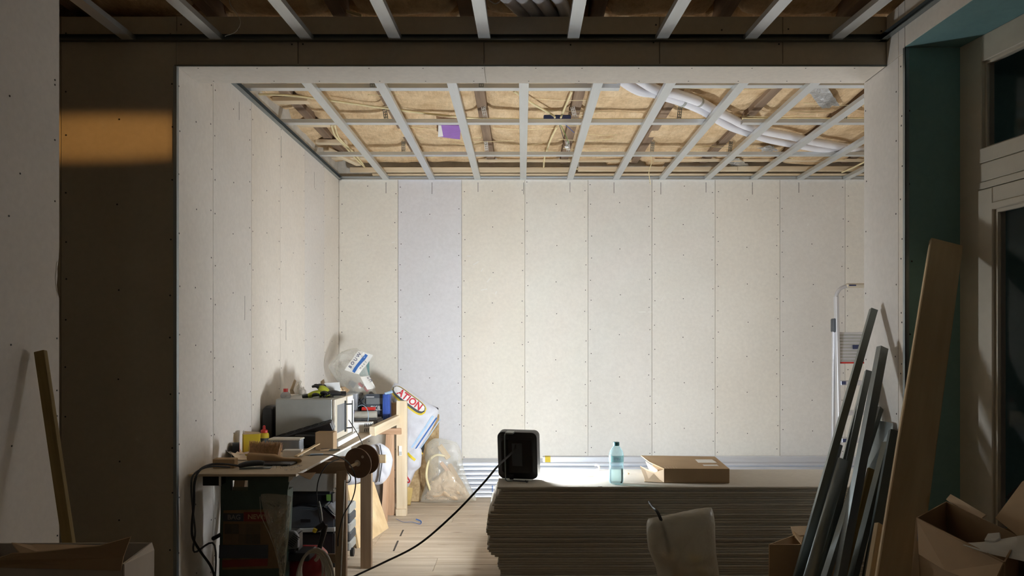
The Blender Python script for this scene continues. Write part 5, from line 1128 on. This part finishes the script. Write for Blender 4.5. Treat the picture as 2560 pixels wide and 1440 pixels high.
# plywood leaning
q = [(-1.123, 5.26, .0), (-1.02, 5.83, .0), P(932, 1205, 5.86), P(866, 1214, 5.30)]
o = quad(q, .018, 'plywood', 'plywood_panel', None, bevel=.001); tag(o, 'pale plywood panel leaning under the bench behind the trestle leg', 'plywood')
# dark green holder with prints
gx = thing('garden_bag', 'dark green folded container with hand slot and printed label under the bench', 'container', (-1.45, 4.1, 0))
Yg = 4.08; gp = lambda px, py: P(px, py, Yg)
def slab(poly, y0, y1, name, mat, parent, bevel=.0):
    return MB().loft([[V((p.x, y, p.z)) for p in poly] for y in (y0, y1)]).build(name, mat, parent, bevel=bevel)
A = lambda x0, y0, x1, y1: [gp(x0, y0), gp(x1, y0), gp(x1, y1), gp(x0, y1)]
# front panel around a real hand slot
slab([gp(551, 1186), gp(727, 1186), gp(724, 1201), gp(552, 1201)], Yg, Yg+.012, 'front_panel', 'greenbox', gx)
slab(A(552, 1201, 577, 1226), Yg, Yg+.012, 'front_panel', 'greenbox', gx); slab([gp(620, 1201), gp(724, 1201), gp(719, 1226), gp(620, 1226)], Yg, Yg+.012, 'front_panel', 'greenbox', gx)
zb = (H-.004); 
slab([gp(552, 1226), gp(719, 1226), V((gp(706, 0).x, 0, .004)), V((gp(546, 0).x, 0, .004))], Yg, Yg+.10, 'front_panel', 'greenbox', gx)
slab(A(577, 1201, 580, 1226), Yg-.001, Yg+.014, 'slot_rim', 'black', gx)
slab([gp(559, 1276), gp(714, 1272), gp(706, 1420), gp(556, 1424)], Yg-.002, Yg, 'print', plain('brown_print', (120, 98, 66), .6, var=.1), gx)
slab(A(559, 1283, 609, 1303), Yg-.004, Yg-.002, 'print', 'bluedull', gx); slab(A(610, 1280, 674, 1303), Yg-.004, Yg-.002, 'print', 'reddull', gx)
R = random.Random(31)
cols = ['tile2', 'tile1', 'tile2', 'tile3', 'tile1', 'tile1', 'tile3']
for i in range(5):
    for j in range(2):
        slab(A(562+i*18, 1310+j*25, 579+i*18, 1334+j*25), Yg-.0045-.0004*((i+j) % 2), Yg-.002, 'picture_tile', cols[R.randrange(7)], gx)
slab([gp(549, 1362), gp(671, 1362), gp(670, 1395), gp(548, 1395)], Yg-.005, Yg-.002, 'print', 'bluedull', gx)
slab([gp(556, 1400), gp(670, 1396), gp(669, 1414), gp(556, 1418)], Yg-.005, Yg-.002, 'print', 'reddull', gx)
def gtext(s_, size, px, py, mat, b_=.0008):
    vs, fs = text_data(s_, size, 0, b_); p = gp(px, py); MB(Matrix.Translation((p.x, Yg-.0055, p.z)) @ Matrix.Rotation(PI/2, 4, 'X')).add([tuple(v) for v in vs], fs).build('lettering', mat, gx)
gtext('BAG', .036, 586, 1293, 'grey'); gtext('NEW!', .036, 642, 1292, 'card')
fb, pw, mf = bagthing('plastic_film', 'dusty clear plastic film draped over the right of the green container', 'plastic film', [(652, 1236), (658, 1275), (672, 1320), (690, 1370), (702, 1440), (706, 1500), (712, 1440), (718, 1370), (724, 1300), (728, 1243), (700, 1236)], 4.02, .035, 'film_dust', seed=14, crumple=.035, cf=22)
o = MB().tube([P(650, 1242, 3.985), P(654, 1290, 3.985), P(678, 1345, 3.985), P(694, 1400, 3.985), P(703, 1450, 3.985)], .0022, n=5).build('fold', 'film_milky', fb, smooth=True)
o = MB(T(*P(528, 1202, 4.0))).box((-.045, 0, -.026), (.045, .12, .026)).build('black_box', 'black_gloss', None, bevel=.002); tag(o, 'small glossy black box under the left bench corner', 'box'); o['label'] = 'small glossy black box with white edge under the left bench corner'
MB(T(*P(549, 1202, 3.995))).box((-.004, 0, -.028), (.004, .01, .028)).build('edge_strip', 'white', o)['label'] = 'white edge'
o = plank('black_rod', P(532, 1347, 4.0), P(552, 1336, 4.1), .02, .02, 'rubber', None, bevel=.006); tag(o, 'short black rod sticking out left of the green container', 'handle')
# drawer unit, cases, machine
dw = thing('metal_drawer', 'grey metal drawer hanging beneath the bench top', 'drawer', P(778, 1228, 4.72)); a, b = P(716, 1183, 4.72), P(835, 1229, 4.72)
MB().box((a.x, 4.72, b.z), (b.x, 5.2, TB-.02)).build('body', 'grey_paint', dw, bevel=.004)
MB().box((b.x-.001, 4.715, b.z-.002), (b.x+.012, 4.735, TB-.025)).build('edge', 'offwhite', dw, bevel=.001)
MB(T(b.x+.0, 4.70, b.z+.012)).lathe([(.004, 0), (.009, .004), (.009, .01), (.003, .014)], 10).build('clasp', 'chrome', dw, smooth=True)
MB(T(b.x+.016, 4.70, b.z+.018)).lathe([(.003, 0), (.007, .004), (.007, .009), (.003, .012)], 10).build('clasp', 'chrome', dw, smooth=True)
def cbox(name, px0, py0, px1, py1, Y, dd, mat, label, cat, bevel=.008, par=None):
    a, b = P(px0, py0, Y), P(px1, py1, Y); return tag(MB().box((a.x, Y, b.z), (b.x, Y+dd, a.z)).build(name, mat, None, bevel=bevel, seg=2), label, cat)
o = cbox('tool_case', 716, 1229, 830, 1279, 4.85, .3, 'black', 'black case right beneath the grey drawer', 'case', .02)
MB(T(*P(822, 1232+12, 4.845))).box((-.015, -.002, -.02), (.012, .002, .02)).build('sticker', 'green', o)
vm = thing('machine', 'dark grey and black machine with sloping cover under the bench', 'machine', P(790, 1322, 4.75))
sl = [(722, 1272), (745, 1268), (785, 1272), (815, 1262), (838, 1290), (838, 1322), (722, 1322)]
MB().loft([[V((p.x, y, p.z)) for p in [P(a, b, 4.75) for a, b in sl]] for y in (4.75, 5.1)]).build('cover', 'darkgrey', vm, bevel=.01, seg=2)
MB().loft([[V((p.x, y, p.z)) for p in [P(a, b, 4.75) for a, b in ((806, 1268), (812, 1266), (838, 1290), (838, 1298))]] for y in (4.74, 4.76)]).build('slot', 'black_gloss', vm)
MB().loft([[V((p.x, y, p.z)) for p in [P(a, b, 4.75) for a, b in ((722, 1322), (838, 1318), (838, 1328), (722, 1330))]] for y in (4.735, 5.1)]).build('rim', 'grey_paint', vm, bevel=.002)
MB(T(*P(764, 1302, 4.745))).box((-.03, -.002, -.01), (.03, .002, .01)).build('badge', 'black', vm)
o = cbox('tool_case', 745, 1331, 836, 1395, 4.75, .3, 'black', 'black case standing under the machine with the sloping cover', 'case', .01)
o = cbox('crate', 722, 1396, 836, 1470, 4.80, .3, 'black', 'black crate on the floor beneath the stacked cases', 'crate', .01)
o = cbox('tool_case', 722, 1331, 744, 1395, 4.90, .2, 'charcoal', 'narrow dark case beside the black one under the bench', 'case', .01)
# striped suitcase edge with castor
sc_ = thing('rolling_case', 'grey and black striped rolling case behind the near trestle leg', 'case', P(868, 1382, 4.98)); 
for k in range(5):
    a, b = P(857, 1264+k*23, 4.95), P(876, 1286+k*23, 4.95); MB().box((a.x-.14, 4.95, b.z), (b.x, 5.12, a.z)).build('shell_band', ['grey_paint', 'charcoal'][k % 2], sc_, bevel=.008)
MB().cyl(P(880, 1380, 4.98)+V((-.008, 0, 0)), P(880, 1380, 4.98)+V((.012, 0, 0)), .028, n=18).build('castor', 'rubber', sc_)
# compressor
cp = thing('air_compressor', 'red air compressor with black motor on the floor under the bench', 'compressor', (-1.27, 4.25, 0))
c0 = V(((745-VX)/F*4.25, 4.25, .165))
tk = frame(c0+V((-.11, .1, -.03)), (1, -.05, 0))
rg_ = [(-.01, .02), (.0, .06), (.02, .10), (.05, .125), (.20, .125), (.23, .10), (.25, .06), (.26, .02)]
MB(tk).loft([[(x, r*math.cos(a), r*math.sin(a)) for a in [2*PI*k/28 for k in range(28)]] for x, r in rg_]).build('tank', 'red_tank', cp, smooth=True)
for dx in (.03, .2): 
    for dy in (-.08, .08): MB(tk).cyl((dx, dy, -.08), (dx, dy*1.2, -.134), .012, n=10).build('foot', 'rubber', cp)
mp = P(738, 1352, 4.2)
mt_ = MB(Matrix.Translation(mp)).box((-.05, -.05, -.06), (.028, .06, .06)).build('motor', 'black', cp, bevel=.015, seg=3)
fh = MB(Matrix.Translation(P(733, 1350, 4.14))).loft([[(-.028, 0, -.05), (.026, 0, -.045), (.026, 0, .02), (.006, 0, .045), (-.028, 0, .05)], [(-.028, .03, -.05), (.026, .03, -.045), (.026, .03, .02), (.006, .03, .045), (-.028, .03, .05)]]).build('fan_cover', 'grey', cp, bevel=.004)
for k in range(7): MB(Matrix.Translation(P(733, 1350, 4.138)) @ Matrix.Rotation(math.radians(35), 4, 'Y')).box((-.018, -.0015, -.036+k*.0105), (.022, .0, -.032+k*.0105)).build('fin', 'black', fh)
MB().box((mp.x-.05, 4.15, mp.z-.10), (mp.x+.09, 4.3, mp.z-.055)).build('mount', 'black', cp, bevel=.006)
ah = thing('air_hose', 'coiled pale grey air hose hung on the red compressor', 'hose', P(790, 1440, 4.1)); 
for k in range(6):
    r_ = .065+.009*k; c_ = P(780, 1430, 4.12-.012*k)+V((.004*k, 0, -.012*k)); 
    MB().tube([c_+V((r_*.9*math.cos(a), .012*math.sin(a*2+k), r_*1.65*math.sin(a))) for a in [2*PI*i/14+.3*k for i in range(15)]], .0062, n=7, sub=3).build('loop', 'hose', ah, smooth=True)
gn_ = thing('air_gun', 'black hand tool with curved pale lever hanging beside the hose coil', 'air gun', P(802, 1380, 4.1))
MB().tube([P(812, 1312, 4.1), P(808, 1335, 4.1), P(800, 1365, 4.1), P(796, 1385, 4.1)], lambda t: .017-.006*t, n=10).build('grip', 'black', gn_, smooth=True)
MB().tube([P(812, 1310, 4.1), P(800, 1318, 4.09), P(788, 1325, 4.08)], .017, n=10).build('head', 'black', gn_, smooth=True)
MB().tube([P(798, 1253, 4.1), P(803, 1275, 4.1), P(806, 1302, 4.1)], .0035, n=6).build('lever', 'galv', gn_, smooth=True)
MB().tube([P(789, 1322, 4.06), P(785, 1330, 4.06)], .011, n=8).build('valve', 'yellow', gn_, smooth=True)
MB().tube([P(797, 1384, 4.1), P(794, 1395, 4.1), P(788, 1402, 4.1)], .009, n=8).build('hose_end', 'hose', gn_, smooth=True)
# blue strap and slits on the floor
q = [Zp(990, 1297, .004), Zp(1008, 1305, .006), Zp(1030, 1305, .008), Zp(1050, 1310, .008), Zp(1052, 1303, .012), Zp(1040, 1298, .02)]
o = MB().tube(q, lambda t: .002+.004*t, n=6, sub=5, squash=.5).build('blue_strap', 'blueprint', None, smooth=True); tag(o, 'blue plastic strapping lying on the floor boards', 'strap')
for a, b in (((1008, 1325), (1001, 1340)), ((995, 1352), (984, 1378))):
    p, q = Zp(*a, 0), Zp(*b, 0); o = MB(frame(p, q-p)).box((0, -.006, -.002), ((q-p).length, .006, .0016)).build('floor_slit', 'black', fl)
